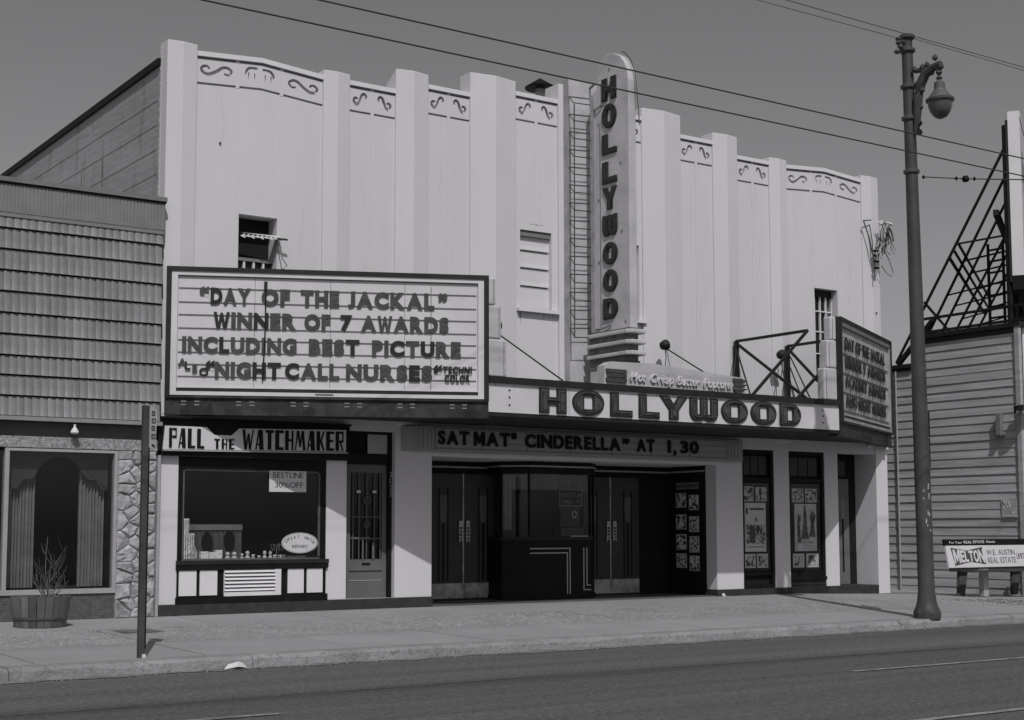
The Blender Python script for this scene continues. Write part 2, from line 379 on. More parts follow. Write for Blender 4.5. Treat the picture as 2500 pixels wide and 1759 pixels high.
o_ = pb.build('pebbles', mat('pebble', .245, .3, 9, .9), side); o_['kind'] = 'stuff'
x = -9
while x < 13:
    w = 2.6; n = 9; mb = MB(); random.seed(int(x * 10) + 99)
    for k in range(n + 1):
        xx = x + .004 + (w - .008) * k / n; t = zw(xx, -5.6) + random.uniform(-.006, .003); ch = random.choice((.02, .02, .03, .05))
        mb.v += [(xx, -5.575, -.3), (xx, -5.575, t), (xx, -5.84 + ch * .5, t - .004), (xx, -5.88, t - ch - .015), (xx, -5.90, -.3)]
    for k in range(n):
        a = k * 5
        for j in range(4): mb.f.append((a + j, a + 5 + j, a + 6 + j, a + 1 + j))
    mb.f.append((0, 1, 2, 3, 4)); mb.f.append(tuple(n * 5 + j for j in (4, 3, 2, 1, 0)))
    mb.build('curb_stone', CURB, side); x += w
random.seed(21)
tag(B(-1.42, -.9, -2.6, -2.05, zw(0, -2.3) + .003, zw(0, -2.3) + .010).build('hatch_cover', mat('patch', .13, .2, 9, .9)), 'square dark metal hatch cover set in the pavement by the stone pillar', 'hatch')

# ================================================================== THEATRE
TH = thing('theatre_building', 'white art deco movie theatre with stepped pilasters and scroll frieze', 'theatre', (7.84, 0, 0))
random.seed(3)
# --- pilasters (x0, x1, apex depth, top z)
PIL = [(0.0, .48, .035, 8.62), (2.63, 3.11, .04, 8.62), (3.97, 4.60, .055, 8.88), (5.44, 6.39, .08, 9.08),
       (9.25, 10.20, .08, 9.08), (11.02, 11.66, .055, 8.88), (12.52, 13.0, .04, 8.61), (15.17, 15.68, .035, 8.61)]
for i, (a, b, d, zt) in enumerate(PIL):
    mx = (a + b) / 2; back = .34 if i not in (0, 7) else .26
    mb = MB(); P = [(a, .0), (mx, -d), (b, .0), (b, back), (a, back)]
    n = 5; lo = 2.95; mb.add([(x, y, lo) for x, y in P] + [(x, y, zt - (.19 if y > .2 and i == 2 else 0)) for x, y in P],
        [(4, 3, 2, 1, 0), (5, 6, 7, 8, 9)] + [(j, (j + 1) % 5, 5 + (j + 1) % 5, 5 + j) for j in range(5)])
    bv(mb.build('pilaster', WHITE, TH), .012)
# --- bays  (x0, x1, coping top, gable rise, mullions)
def bay(x0, x1, zt, rise, divs, scrolls, hole=None):
    g = lambda x: rise * (1 - abs((x - (x0 + x1) / 2) / ((x1 - x0) / 2)))
    mx = (x0 + x1) / 2; xs_ = [x0, mx, x1] if rise else [x0, x1]
    def band(zl, zh, y0, y1, m=WHITE, nm='bay_wall', a=None, b=None):
        a = x0 if a is None else a; b = x1 if b is None else b
        xx = [a] + ([mx] if rise and a < mx < b else []) + [b]
        return MB().prismy([(x, zl + (g(x) if zl > 7.5 else 0)) for x in xx] + [(x, zh + g(x)) for x in xx[::-1]], y0, y1).build(nm, m, TH)
    zg = zt - .51; w = MB()
    # wall with optional window hole
    ex = [x0] + ([hole[0], hole[1]] if hole else []) + [x1]
    if hole:
        h0, h1, q0, q1 = hole
        w.box(x0, h0, .04, .36, 2.95, zg); w.box(h1, x1, .04, .36, 2.95, zg)
        w.box(h0, h1, .04, .36, 2.95, q0); w.box(h0, h1, .04, .36, q1, zg)
    else: w.box(x0, x1, .04, .36, 2.95, zg)
    w.build('bay_wall', WHITE, TH)
    if rise:
        band_ = MB().prismy([(x0, zg), (x1, zg), (mx, zg + rise)], .04, .3); band_.build('gable_infill', WHITE, TH)
    band(zg, zt, .10, .30, nm='frieze_back')
    band(zt - .075, zt, .0, .10, nm='coping', m=WHITE2)
    cells = [x0] + list(divs) + [x1]
    for j in range(len(cells) - 1):
        a = cells[j] + (.03 if j else .004); b = cells[j + 1] - (.03 if j < len(cells) - 2 else .004)
        xx = [a] + ([mx] if rise and a < mx < b else []) + [b]
        outer = [(x, zg + .035 + g(x)) for x in xx] + [(x, zt - .11 + g(x)) for x in xx[::-1]]
        cx = (a + b) / 2; cz = zt - .275 + g(cx); holes = []
        for sc in scrolls[j]: holes.append([(cx + px, cz + pz) for px, pz in sc])
        me = shape2d([outer] + holes, .05, WHITE, 'frieze_panel')
        o = bpy.data.objects.new('frieze_panel', me); link(o); o.parent = TH; o.location = (-7.84, .085, 0); LOC[o.name] = LOC[TH.name]
    for dvx in divs:                                            # mullion strips
        if rise:
            B(dvx - .028, dvx + .028, .030, .04, 5.0, zg).build('mullion', WHITE, TH)
            B(dvx - .03, dvx + .03, .035, .10, zg + g(dvx) - .005, zt - .08 + g(dvx)).build('mullion', WHITE, TH)
        else:
            lo_ = 3.0 if not hole else hole[3] + .12
            for off in (-.10, 0, .10): B(dvx + off - .035, dvx + off + .035, .034 - (.004 if off == 0 else 0), .04, lo_, zg).build('mullion', WHITE, TH)
            B(dvx - .03, dvx + .03, .035, .10, zg - .005, zt - .08).build('mullion', WHITE, TH)
def stroke(path, w0, wm):
    """closed outline of a brush stroke that swells in the middle"""
    pts = []
    n = len(path)
    P = []
    for i in range(n - 1):                                       # Catmull-Rom
        p0, p1, p2, p3 = path[max(i - 1, 0)], path[i], path[i + 1], path[min(i + 2, n - 1)]
        for t in (0, .33, .66):
            P.append(tuple(.5 * (2 * p1[k] + (p2[k] - p0[k]) * t + (2 * p0[k] - 5 * p1[k] + 4 * p2[k] - p3[k]) * t * t + (-p0[k] + 3 * p1[k] - 3 * p2[k] + p3[k]) * t ** 3) for k in (0, 1)))
    P.append(path[-1]); L_ = []; R_ = []
    for i, p in enumerate(P):
        a = P[max(i - 1, 0)]; b = P[min(i + 1, len(P) - 1)]; d = Vector((b[0] - a[0], b[1] - a[1])).normalized()
        t = i / (len(P) - 1); w = (w0 + (wm - w0) * math.sin(math.pi * t)) / 2
        L_.append((p[0] - d.y * w, p[1] + d.x * w)); R_.append((p[0] + d.y * w, p[1] - d.x * w))
    return L_ + R_[::-1]
SC = [(-.35, -.05), (-.62, .12), (-.92, -.1), (-.9, -.62), (-.5, -.95), (-.12, -.55), (.08, .05), (.3, .7), (.65, .95), (.95, .6), (.85, .15)]
def scroll(w, h, flip=1): return stroke([(flip * x * w / 2, z * h / 2) for x, z in SC], .036, .056)
sA, sB = scroll(.24, .20, 1), scroll(.24, .20, -1)
SW = [(-.45, .1), (-.6, .55), (-.85, .45), (-1, -.1), (-.85, -.7), (-.5, -.85), (0, -.1), (.4, .75), (.75, .85), (1, .3), (.8, -.45), (.5, -.3)]
def wide(flip): return stroke([(flip * x * .25, z * .085) for x, z in SW], .032, .052)
def hook(flip): return stroke([(flip * x, z) for x, z in ((-.24, -.02), (-.22, .05), (-.16, .095), (-.04, .10))], .034, .046)
def leg(x): return [(x - .008, -.12), (x + .008, -.12), (x + .008, .02), (x - .008, .02)]
mid = [hook(1), hook(-1), leg(-.19), leg(-.09), leg(.09), leg(.19)]
W1 = (1.21, 1.86, 4.35, 6.10); W3 = (13.76, 14.42, 4.35, 6.11); W2 = (6.50, 7.18, 5.08, 6.47); W2b = (8.50, 9.18, 5.08, 6.47)
bay(.48, 2.63, 8.53, .08, (1.155, 1.905), ([wide(1)], mid, [wide(-1)]), W1)
bay(3.11, 3.97, 8.53, 0, (3.54,), ([sA], [sB]))
bay(4.60, 5.44, 8.72, 0, (5.02,), ([sA], [sB]))
bay(6.39, 7.31, 8.91, 0, (6.85,), ([sA], [sB]), W2)
bay(8.37, 9.25, 8.91, 0, (8.83,), ([sA], [sB]), W2b)
bay(10.20, 11.02, 8.72, 0, (10.61,), ([sA], [sB]))
bay(11.66, 12.52, 8.53, 0, (12.09,), ([sA], [sB]))
bay(13.0, 15.17, 8.53, .08, (13.72, 14.45), ([wide(1)], mid, [wide(-1)]), W3)
bv(part('central_pier', WHITE, TH, 7.31, 8.37, -.015, .40, 2.95, 9.20), .01)
# reveal depth behind windows + roof mass
part('roof', CONC, TH, .30, 15.4, .40, 24, 7.0, 7.6)
sw = MB(); sw.prismx([(.26, -.3), (24, -.3), (24, 7.9), (.26, 8.28)], .0, .25); sw.build('side_wall', CONC, TH)
MB().prismx([(.26, 8.28), (24, 7.9), (24, 8.0), (.26, 8.39)], -.05, .28).build('wall_coping', BLACK, TH)
part('side_wall', CONC, TH, 15.40, 15.64, .27, 24, -.3, 8.1)
part('rear_wall', CONC, TH, .25, 15.4, 23.7, 24, -.3, 7.9)
# board lifts on the visible side wall: recessed joints (thin ledges)
for z in (6.62, 7.0, 7.38, 7.76):
    part('formwork_ridge', CONC, TH, -.006, .0, .35, 10, z, z + .018)
STAIN = mat('water_stain', .17, .2, 5, .9)
for (y, w, z0, z1) in ((3.74, .16, 6.1, 7.5), (2.72, .10, 6.9, 7.7)):
    MB().prismx([(y, z0), (y + w * .9, z0), (y + w, z0 + .5), (y + w * .6, z1 - .4), (y + w * .55, z1), (y + w * .4, z1 - .02), (y + w * .3, z1 - .5), (y + .02, z0 + .6)], -.004, -.0015).build('stain', STAIN, TH)
rg = MB(); random.seed(12)                                        # broken plaster edge against the side wall
for k in range(30):
    z = 6.2 + k * .08; rg.box(-.004, .02, .22, .265 + random.random() * .03, z, z + .075)
rg.build('plaster_edge', WHITE, TH)
# windows upstairs
def upper_window(x0, x1, z0, z1, kind):
    w = bpy.data.objects.new('window', B(x0 - .0, x1 + .0, .34, .36, z0, z1).mesh('window', INTER, LOC[TH.name].inverted())); link(w); w.parent = TH; LOC[w.name] = LOC[TH.name]
    if kind == 'barred':
        n = 4; zz = [z0, z0 + .45, z0 + .9, z0 + 1.32, z1]
        part('frame', DARK, w, x0, x1, .20, .26, z1 - .14, z1)
        for k in range(n + 1):
            xx = x0 + (x1 - x0) * k / n
            part('muntin', WHITE2 if 0 < k else DARK, w, xx - .013, xx + .013, .20, .24, z0, z1 - .14)
        for z in zz[1:-1]: part('muntin', WHITE2, w, x0, x1, .195, .235, z - .012, z + .012)
        part('pane', GLASS, w, x0, x1, .25, .254, z0, z1)
    if kind == 'open':
        part('frame', MIDM, w, x0, x1, .16, .27, 5.40, 5.45)
        for k in range(1, 4):
            xx = x0 + (x1 - x0) * k / 4; part('muntin', WHITE2, w, xx - .016, xx + .016, .17, .23, z0, 5.40)
        part('pane', mat('dusty_pane', .035, .3, 6, .4), w, x0, x1, .235, .24, z0, 5.40)
        s = MB()                                                   # tilted awning sash with torn blind
        s.add([(x0, .12, 5.80), (x1 + .02, .06, 5.80), (x1 + .02, -.12, 5.74), (x0, -.02, 5.77)], [(0, 1, 2, 3)])
        s.add([(x0, .12, 5.83), (x1 + .02, .06, 5.83), (x1 + .02, -.12, 5.77), (x0, -.02, 5.80)], [(3, 2, 1, 0)])
        for k in range(9):
            a = x0 + (x1 - x0) * k / 9; s.add([(a, -.03 - k * .010, 5.745), (a + .085, -.035 - k * .010, 5.715 + .02 * (k % 2)), (a + .07, -.035 - k * .010, 5.79)], [(0, 1, 2)])
        s.build('sash', WHITE2, w)
        MB().bar((x1 - .06, -.11, 5.75), (x1 + .10, -.13, 5.745), .025).build('sash_stay', DARK, w)
        MB().tube([(x1 - .02, -.03, 5.70), (x1 + .03, -.1, 5.45), (x1 + .09, -.14, 5.34), (x1 + .04, -.08, 5.28), (x1 + .0, -.02, 5.17), (x1 - .05, 0, 5.22)], .011, 5).build('cord', MIDM, w)
    if kind == 'boarded':
        part('board', WHITE, w, x0, x1, .13, .2, z0, z1)
        for z in (5.50, 5.82, 6.13):
            part('rail', WHITE2, w, x0 + .02, x1 - .02, .10, .13, z, z + .035)
            part('slot', DARK, w, x0 + .03, x1 - .05, .120, .1295, z - .014, z - .004)
        part('head_shadow', MIDM, w, x0 + .01, x1 - .01, .07, .13, z1 - .1, z1 - .01)  # grey strip painting the shadow under the window head
        part('sill', WHITE2, w, x0 - .08, x1 + .11, -.05, .12, z0 - .06, z0)
    return w
upper_window(*W1, 'open'); upper_window(*W3, 'barred'); upper_window(*W2, 'boarded'); upper_window(*W2b, 'boarded')
# small things on the facade
for (x, z) in ((.88, 7.15), (15.5, 5.72), (4.1, 5.4)):
    part('vent_spot', DARK, TH, x - .012, x + .012, .02 if x < 1 else -.05, .05, z - .012, z + .02)

# --- ground floor walls
for a, b, z0 in ((0, .30, .16), (2.75, 3.11, .16), (3.99, 4.69, .16), (10.98, 11.66, .12), (12.50, 12.91, .12), (13.90, 14.28, .12)):
    o = part('street_pier', WHITE, TH, a, b, 0, .30, z0, 3.01); bv(o, .008)
o = part('street_pier', WHITE, TH, 15.38, 15.72, -.035, .60, -.06, 3.01); bv(o, .008)
part('lintel', WHITE, TH, .30, 2.75, 0, .3, 2.34, 3.01)
part('lintel', WHITE, TH, 3.11, 3.99, 0, .3, 2.83, 3.01)
part('lintel', WHITE, TH, 4.69, 10.98, 0, .3, 2.46, 3.01)
for a, b in ((11.66, 12.50), (12.91, 13.90), (14.28, 15.38)): part('lintel', WHITE, TH, a, b, 0, .3, 2.78, 3.01)
part('plinth', DADO, TH, 0, 4.69, -.035, .30, -.05, .16)
part('plinth', DADO, TH, 10.95, 12.91, -.035, .30, -.1, .12)
part('plinth', DADO, TH, 13.90, 15.38, -.035, .50, -.12, .12)
# lobby box
part('lobby_floor', mat('lobby_floor', .10, .1, 3, .6), TH, 4.69, 10.98, .0, 2.0, -.1, .015)
part('lobby_ceiling', WHITE, TH, 4.4, 11.3, .30, 2.0, 2.46, 2.56)
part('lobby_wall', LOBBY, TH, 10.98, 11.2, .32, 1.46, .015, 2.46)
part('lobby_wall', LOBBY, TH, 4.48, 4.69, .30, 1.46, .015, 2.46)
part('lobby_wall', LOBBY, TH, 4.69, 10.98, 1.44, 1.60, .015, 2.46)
for (a, b, c, d) in ((4.69, 10.98, 1.415, 1.44), (10.955, 10.98, .32, 1.415)):
    part('lobby_moulding', BRIGHT, TH, a, b, c, d, 2.345, 2.375)
    part('lobby_moulding', BLACK, TH, a, b, c, d, 2.375, 2.43)
def leaf(cx, side_, lab=None):
    """pair of lobby doors about a centre line"""
    for sgn in (-1, 1):
        a, b = sorted((cx + sgn * .012, cx + sgn * .70))
        d = part('door', DOOR, TH, a, b, 1.385, 1.43, .03, 2.24)
        xc = cx + sgn * .42
        MB().prismy([(xc - .075, 1.86), (xc + .075, 1.86), (xc + .075, 1.52), (xc + .05, 1.38), (xc - .05, 1.38), (xc - .075, 1.52)], 1.378, 1.3845).build('door_inlay', DOORL, d)
        part('door_inlay', BLACK, d, xc - .105, xc - .08, 1.376, 1.3845, .35, 2.0)
        part('door_inlay', BLACK, d, xc + .08, xc + .105, 1.376, 1.3845, .35, 2.0)
        part('door_inlay', BLACK, d, xc - .02, xc + .02, 1.378, 1.3845, .35, 1.37)
        part('kick_plate', KICK, d, a + .01, b - .01, 1.374, 1.3845, .05, .31)
        hx = cx + sgn * .075; h = MB()                            # fretwork pull handle
        for z in (1.36, 1.30, 1.24, 1.18, 1.12, 1.06): h.box(hx - .035, hx + .035, 1.345, 1.36, z, z + (.045 if z > 1.28 else .018))
        h.box(hx - .038, hx - .028, 1.34, 1.36, 1.02, 1.40); h.box(hx + .028, hx + .038, 1.34, 1.36, 1.02, 1.40)
        h.box(hx - .01, hx + .01, 1.36, 1.385, 1.1, 1.13)
        h.build('handle', mat('door_handle', .45, .2, 30, .3, metal=.5), d)
    part('door_astragal', KICK, TH, cx - .012, cx + .012, 1.38, 1.42, .03, 2.24)
leaf(6.20, 0); leaf(9.53, 0); 
part('door_threshold', DARK, TH, 5.4, 10.4, 1.30, 1.44, .015, .04)

# watchmaker's window
SW_ = bpy.data.objects.new('shop_window', None); link(SW_); SW_.parent = TH; LOC[SW_.name] = LOC[TH.name]
part('window_frame', BLACK, SW_, .30, .38, .02, .14, .80, 2.34); part('window_frame', BLACK, SW_, 2.66, 2.75, .02, .14, .80, 2.34)
part('window_frame', BLACK, SW_, .38, 2.66, .02, .14, 2.16, 2.34); part('window_sill', DARK, SW_, .28, 2.78, -.05, .14, .74, .80)
for a in ((.38, .41, .84, 2.16), (2.63, 2.66, .84, 2.16), (.38, 2.66, 2.135, 2.16), (.38, 2.66, .80, .825)):
    part('window_bead', mat('bead', .10, .1, 9, .4), SW_, a[0], a[1], .035, .075, a[2], a[3])
part('pane', GLASS, SW_, .41, 2.63, .055, .061, .82, 2.14)
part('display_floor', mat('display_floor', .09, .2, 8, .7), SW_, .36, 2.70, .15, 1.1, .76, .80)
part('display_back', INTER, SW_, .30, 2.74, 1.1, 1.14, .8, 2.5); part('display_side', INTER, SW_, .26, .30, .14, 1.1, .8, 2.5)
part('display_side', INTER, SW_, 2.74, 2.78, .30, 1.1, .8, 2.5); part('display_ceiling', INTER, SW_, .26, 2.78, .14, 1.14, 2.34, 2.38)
# bulkhead under the window
part('bulkhead', BLACK, TH, .30, 2.75, .0, .30, .16, .74)
part('bulkhead_rail', BLACK, TH, .28, 2.77, -.04, .0, .66, .735); part('bulkhead_rail', BLACK, TH, .28, 2.77, -.03, .0, .165, .265)
for a, b in ((.33, .60), (.655, .93), (2.09, 2.36), (2.415, 2.685)): part('bulkhead_panel', WHITE2, TH, a, b, -.022, 0, .285, .655)
lv = part('vent_grille', WHITE2, TH, 1.04, 1.97, -.012, 0, .265, .66)
part('grille_frame', WHITE2, lv, 1.87, 1.97, -.035, -.012, .265, .66); part('grille_frame', WHITE2, lv, 1.04, 1.87, -.035, -.012, .265, .325)
for z in (.345, .40, .455, .51, .565, .62):
    s = MB().prismx([(-.05, z - .004), (-.045, z + .004), (-.014, z + .036), (-.014, z + .028)], 1.04, 1.87); s.build('slat', WHITE2, lv)
    part('slot', BLACK, lv, 1.05, 1.86, -.0135, -.0121, z - .018, z - .002)
# shop door
sdr = part('door', SHOPD, TH, 3.19, 3.93, .17, .21, .16, .78)
part('door_rail', SHOPD, sdr, 3.19, 3.93, .172, .21, 2.17, 2.30); part('door_stile', SHOPD, sdr, 3.19, 3.27, .172, .21, .78, 2.17); part('door_stile', SHOPD, sdr, 3.85, 3.93, .172, .21, .78, 2.17)
part('pane', GLASS, sdr, 3.27, 3.85, .19, .195, .78, 2.17); part('letter_slot', BLACK, sdr, 3.48, 3.63, .160, .17, .69, .725)
part('door_moulding', BRIGHT, sdr, 3.25, 3.85, .163, .17, .44, .45); part('door_moulding', DARK, sdr, 3.25, 3.85, .163, .17, .585, .60)
gr = MB()                                                          # wrought iron grille
for xx in (3.31, 3.42, 3.56, 3.70, 3.81): gr.box(xx - .007, xx + .007, .155, .165, .78, 2.16)
for z in (1.10, 1.45): gr.box(3.27, 3.85, .153, .165, z, z + .014)
for (cx, cz, r_) in ((3.56, 1.72, .055), (3.56, 1.33, .045)):
    gr.tube([(cx + r_ * math.cos(t * math.pi / 4), .15, cz + 1.3 * r_ * math.sin(t * math.pi / 4)) for t in range(9)], .010, 4, cap=False)
gr.box(3.27, 3.62, .150, .158, 1.105, 1.135); gr.box(3.475, 3.505, .150, .158, .78, 1.10); gr.box(3.66, 3.69, .15, .158, .78, 1.05)
gr.build('door_grille', mat('wrought_iron', .10, .1, 9, .5), sdr)
part('note', PAPER, sdr, 3.37, 3.44, .148, .152, 1.84, 1.88); part('note', PAPER, sdr, 3.66, 3.73, .148, .152, 1.84, 1.88)
part('door_frame', BLACK, TH, 3.11, 3.19, .14, .26, .16, 2.83); part('door_frame', BLACK, TH, 3.93, 3.99, .10, .26, .16, 2.83)
part('door_frame', BLACK, TH, 3.19, 3.93, .12, .26, 2.30, 2.46); part('door_frame', BLACK, TH, 3.19, 3.93, .12, .26, 2.79, 2.83)
part('transom', INTER, TH, 3.19, 3.93, .20, .24, 2.46, 2.79); part('transom_panel', mat('transom_card', .38, .05, 3, .7), TH, 3.56, 3.92, .14, .15, 2.475, 2.785)
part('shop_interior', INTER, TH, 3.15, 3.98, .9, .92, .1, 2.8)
part('doorstep', CONC, TH, 3.11, 3.99, .0, .3, .155, .165)
word('3123', TH, 0, .001, 0, .001, 0)[0:0] if False else None
for k, ch in enumerate('3123'):
    g_, w_ = glyph(ch, BRIGHT, .0, .05); inst(g_, 'door_number', TH, (3.945, .095, 2.10 - k * .105), (0, 0, 0), (.075, .1, .085))

# right side: poster bays and exit door
def case(x0, x1, z0, z1, m=LOBBY):
    c = part('poster_case', m, TH, x0, x1, .10, .30, z0, z1)
    part('case_frame', BLACK, c, x0, x0 + .05, .02, .10, z0, z1); part('case_frame', BLACK, c, x1 - .07, x1, .02, .10, z0, z1)
    part('case_frame', BLACK, c, x0 + .05, x1 - .07, .02, .10, z1 - .07, z1); part('case_frame', BLACK, c, x0 + .05, x1 - .07, .02, .10, z0, z0 + .07)
    part('pane', GLASS, c, x0 + .05, x1 - .07, .045, .05, .46, 2.14)
    part('case_rail', BLACK, c, x0 + .05, x1 - .07, .03, .10, 2.16, 2.24); part('case_rail', BLACK, c, x0 + .05, x1 - .07, .03, .10, .37, .45)
    n = 3; w = (x1 - x0 - .18) / n
    for k in range(n): part('transom_pane', DOOR, c, x0 + .07 + k * w, x0 + .07 + (k + 1) * w - .03, .08, .10, 2.30, 2.66)
    return c
CASE1 = case(11.66, 12.50, .12, 2.78); CASE2 = case(12.91, 13.90, .32, 2.78)
st = part('case_base', DARK, TH, 12.91, 13.90, -.02, .30, -.1, .10)
for z, y in ((.10, .0), (.16, .01), (.22, .02), (.27, -.02)): part('base_moulding', DARK if z < .25 else BLACK, st, 12.91, 13.90, y, .30, z, z + .05)
part('exit_wall', LOBBY, TH, 14.28, 15.38, .55, .62, .12, 2.78); part('exit_reveal', LOBBY, TH, 14.2, 14.28, .30, .62, .12, 2.78)
part('exit_step', DADO, TH, 14.28, 15.38, .50, .60, .10, .125)
ed = part('door', SHOPD, TH, 14.52, 15.12, .50, .55, .13, 2.28)
part('door_inlay', mat('exit_inlay', .16, .1, 3, .5), ed, 14.87, 14.98, .490, .50, 1.46, 1.86); part('door_inlay', BLACK, ed, 14.91, 14.95, .490, .50, .38, 1.46)
part('transom_pane', DOOR, TH, 14.60, 14.80, .53, .55, 2.34, 2.66); part('transom_pane', DOOR, TH, 14.86, 15.06, .53, .55, 2.34, 2.66)

# ================================================================== THINGS IN AND ON THE SHOP FRONT
s_ = thing('shop_sign', 'black and white notched signboard reading Pall the Watchmaker', 'sign', (1.55, -.14, 2.34))
part('backboard', BLACK, s_, -.06, 3.10, -.10, .0, 2.34, 2.89)
o = MB().prismy([(-.0, 2.43), (3.02, 2.475), (3.02, 2.82), (1.20, 2.775), (1.08, 2.665), (.80, 2.665), (.68, 2.775), (.03, 2.775)], -.125, -.10).build('sign_face', SIGNW, s_)
part('hood', BLACK, s_, -.06, 3.10, -.17, .0, 2.885, 2.91)
o = MB().prismy([(.0, 2.425), (3.04, 2.465), (3.04, 2.445), (.0, 2.405)], -.15, -.10).build('sign_trim', BRIGHT, s_)
D_ = {  # thick-and-thin letters on a unit box
 'P': [[(0, 0), (.38, 0), (.38, 1), (0, 1)], [(.44, .5), (1, .5), (1, .62), (.44, .62)], [(.86, .62), (1, .62), (1, 1), (.86, 1)], [(.44, .9), (.86, .9), (.86, 1), (.44, 1)]],
 'A': [[(.0, 0), (.14, 0), (.5, 1), (.36, 1)], [(.5, 0), (1, 0), (.86, 1), (.40, 1)], [(.2, .22), (.55, .22), (.55, .3), (.24, .3)]],
 'L': [[(0, 0), (.5, 0), (.5, 1), (0, 1)], [(.5, 0), (1, 0), (1, .13), (.5, .13)]],
 'T': [[(0, .86), (1, .86), (1, 1), (0, 1)], [(.3, 0), (.72, 0), (.72, .86), (.3, .86)]],
 'H': [[(0, 0), (.42, 0), (.42, 1), (0, 1)], [(.42, .45), (.8, .45), (.8, .56), (.42, .56)], [(.8, 0), (1, 0), (1, 1), (.8, 1)]],
 'E': [[(0, 0), (.46, 0), (.46, 1), (0, 1)], [(.46, 0), (1, 0), (1, .13), (.46, .13)], [(.46, .45), (.9, .45), (.9, .57), (.46, .57)], [(.46, .87), (1, .87), (1, 1), (.46, 1)]],
 'W': [[(0, 1), (.24, 1), (.40, 0), (.20, 0)], [(.30, 0), (.40, 0), (.55, .8), (.47, .8)], [(.47, .8), (.62, .8), (.76, 0), (.60, 0)], [(.66, 0), (.76, 0), (1, 1), (.91, 1)]],
 'C': [[(0, 0), (.46, 0), (.46, 1), (0, 1)], [(.46, 0), (1, 0), (1, .14), (.46, .14)], [(.46, .86), (1, .86), (1, 1), (.46, 1)]],
 'M': [[(0, 0), (.1, 0), (.28, 1), (.18, 1)], [(.18, 1), (.40, 1), (.56, .15), (.44, .15)], [(.46, .15), (.55, .15), (.74, 1), (.64, 1)], [(.64, 1), (.84, 1), (1, 0), (.78, 0)]],
 'K': [[(0, 0), (.42, 0), (.42, 1), (0, 1)], [(.42, .48), (.62, .48), (1, 1), (.84, 1)], [(.42, .48), (.62, .55), (1, 0), (.8, 0)]],
 'R': [[(0, 0), (.42, 0), (.42, 1), (0, 1)], [(.42, .9), (1, .9), (1, 1), (.42, 1)], [(.86, .5), (1, .5), (1, .9), (.86, .9)], [(.42, .44), (1, .44), (1, .54), (.42, .54)], [(.55, .44), (.72, .44), (1, 0), (.84, 0)]]}
def deco(text, x0, x1, z0, z1, slope=.0145):
    ws = [1.35 if c == 'W' else 1.3 if c == 'M' else 1 for c in text]; g = .03; u = (x1 - x0 - g * (len(text) - 1)) / sum(ws); a = x0
    for k, ch in enumerate(text):
        mb = MB(); w = u * ws[k]; dz = slope * a
        for q, pl in enumerate(D_[ch]): mb.prismy([(a + px * w, z0 + dz + pz * (z1 - z0)) for px, pz in pl], -.137 - .0004 * q, -.1255)
        mb.build('letter', BLACK, s_); a += w + g
deco('PALL', .09, .64, 2.455, 2.745, 0); deco('THE', .80, 1.12, 2.45, 2.60, .01); deco('WATCHMAKER', 1.25, 2.97, 2.445, 2.745)

def card(name, x0, x1, z0, z1, y, m, label, cat='sign', th=.006): return solo(name, B(x0, x1, y - th, y, z0, z1), m, label, cat)
c = thing('window_sign', 'white card reading BESTLINE 30% OFF hung inside the watchmaker window', 'sign', (2.1, .05, 1.84))
part('sign_card', PAPER, c, 1.78, 2.41, .030, .036, 1.835, 2.185)
for t_, a, b, z in (('BESTLINE', 1.84, 2.36, 2.05), ('30%OFF', 1.88, 2.36, 1.90)):
    word(t_, c, a - 2.1, b - 2.1, z - 1.84, .085, -.0195, DARK, bold=.0, depth=.02, gap=.1)
c = thing('oval_sign', 'white oval sign with curved watch lettering, low in the shop window', 'sign', (2.31, .05, .89))
el = MB().prismy([(2.31 + .31 * math.cos(t * math.pi / 16), 1.05 + .16 * math.sin(t * math.pi / 16)) for t in range(32)], .028, .036); el.build('sign_card', PAPER, c)
el = MB()
for t in range(32):
    a0 = t * math.pi / 16; a1 = (t + 1) * math.pi / 16; p = lambda a, k: (2.31 + .31 * k * math.cos(a), 1.05 + .16 * k * math.sin(a))
    q = [p(a0, .93), p(a1, .93), p(a1, .97), p(a0, .97)]; el.prismy(q, .0275, .0279)
el.build('oval_rule', MIDM, c)
for k, ch in enumerate('EXPERT WATCH'):
    if ch == ' ': continue
    a = math.pi * (1 - (k + .8) / 12.6); g_, w_ = glyph(ch, DARK, .0, .02)
    inst(g_, 'letter', c, (2.31 + .225 * math.cos(a) - .012, .0275, 1.03 + .085 * math.sin(a)), (0, -(a - math.pi / 2) * .5, 0), (.04, .1, .048))
word('REPAIRS', c, -.13, .13, .08, .05, -.0225, DARK, bold=.0, depth=.02, gap=.1)
random.seed(5)
d = solo('display_cabinet', B(.62, 1.50, .40, .62, .80, 1.34), mat('cabinet', .10, .2, 14, .6), 'low curtained cabinet at the back left of the watchmaker window', 'cabinet')
for k in range(9): B(.66 + k * .09, .70 + k * .09, .385, .40, .83, 1.25).build('pleat', mat('pleat', .075, .2, 9, .9), d)
B(.62, 1.50, .37, .40, 1.25, 1.33).build('valance', mat('pleat_top', .17, .1, 9, .8), d)
for k, (cx, cz) in enumerate(((.93, 1.06), (1.29, 1.08))): MB().prismy([(cx + .09 * math.cos(t * math.pi / 8), cz + .16 * math.sin(t * math.pi / 8)) for t in range(16)], .375, .386).build('clock_plate', BLACK, d)
for k, (a, b, h_, nm, lb) in enumerate(((.42, .52, .62, 'display_tower', 'tall pale ribbed stand at the left edge of the shop window display'), (.53, .61, .40, 'display_tower', 'shorter pale stand beside the tallest one in the shop window'))):
    d = solo(nm, B(a, b, .10, .18, .80, .80 + h_), GOODS, lb, 'display stand')
    for q_ in range(3): B(a + .012 + q_ * (b - a) / 3, a + .022 + q_ * (b - a) / 3, .092, .10, .82, .78 + h_).build('rib', MIDM, d)
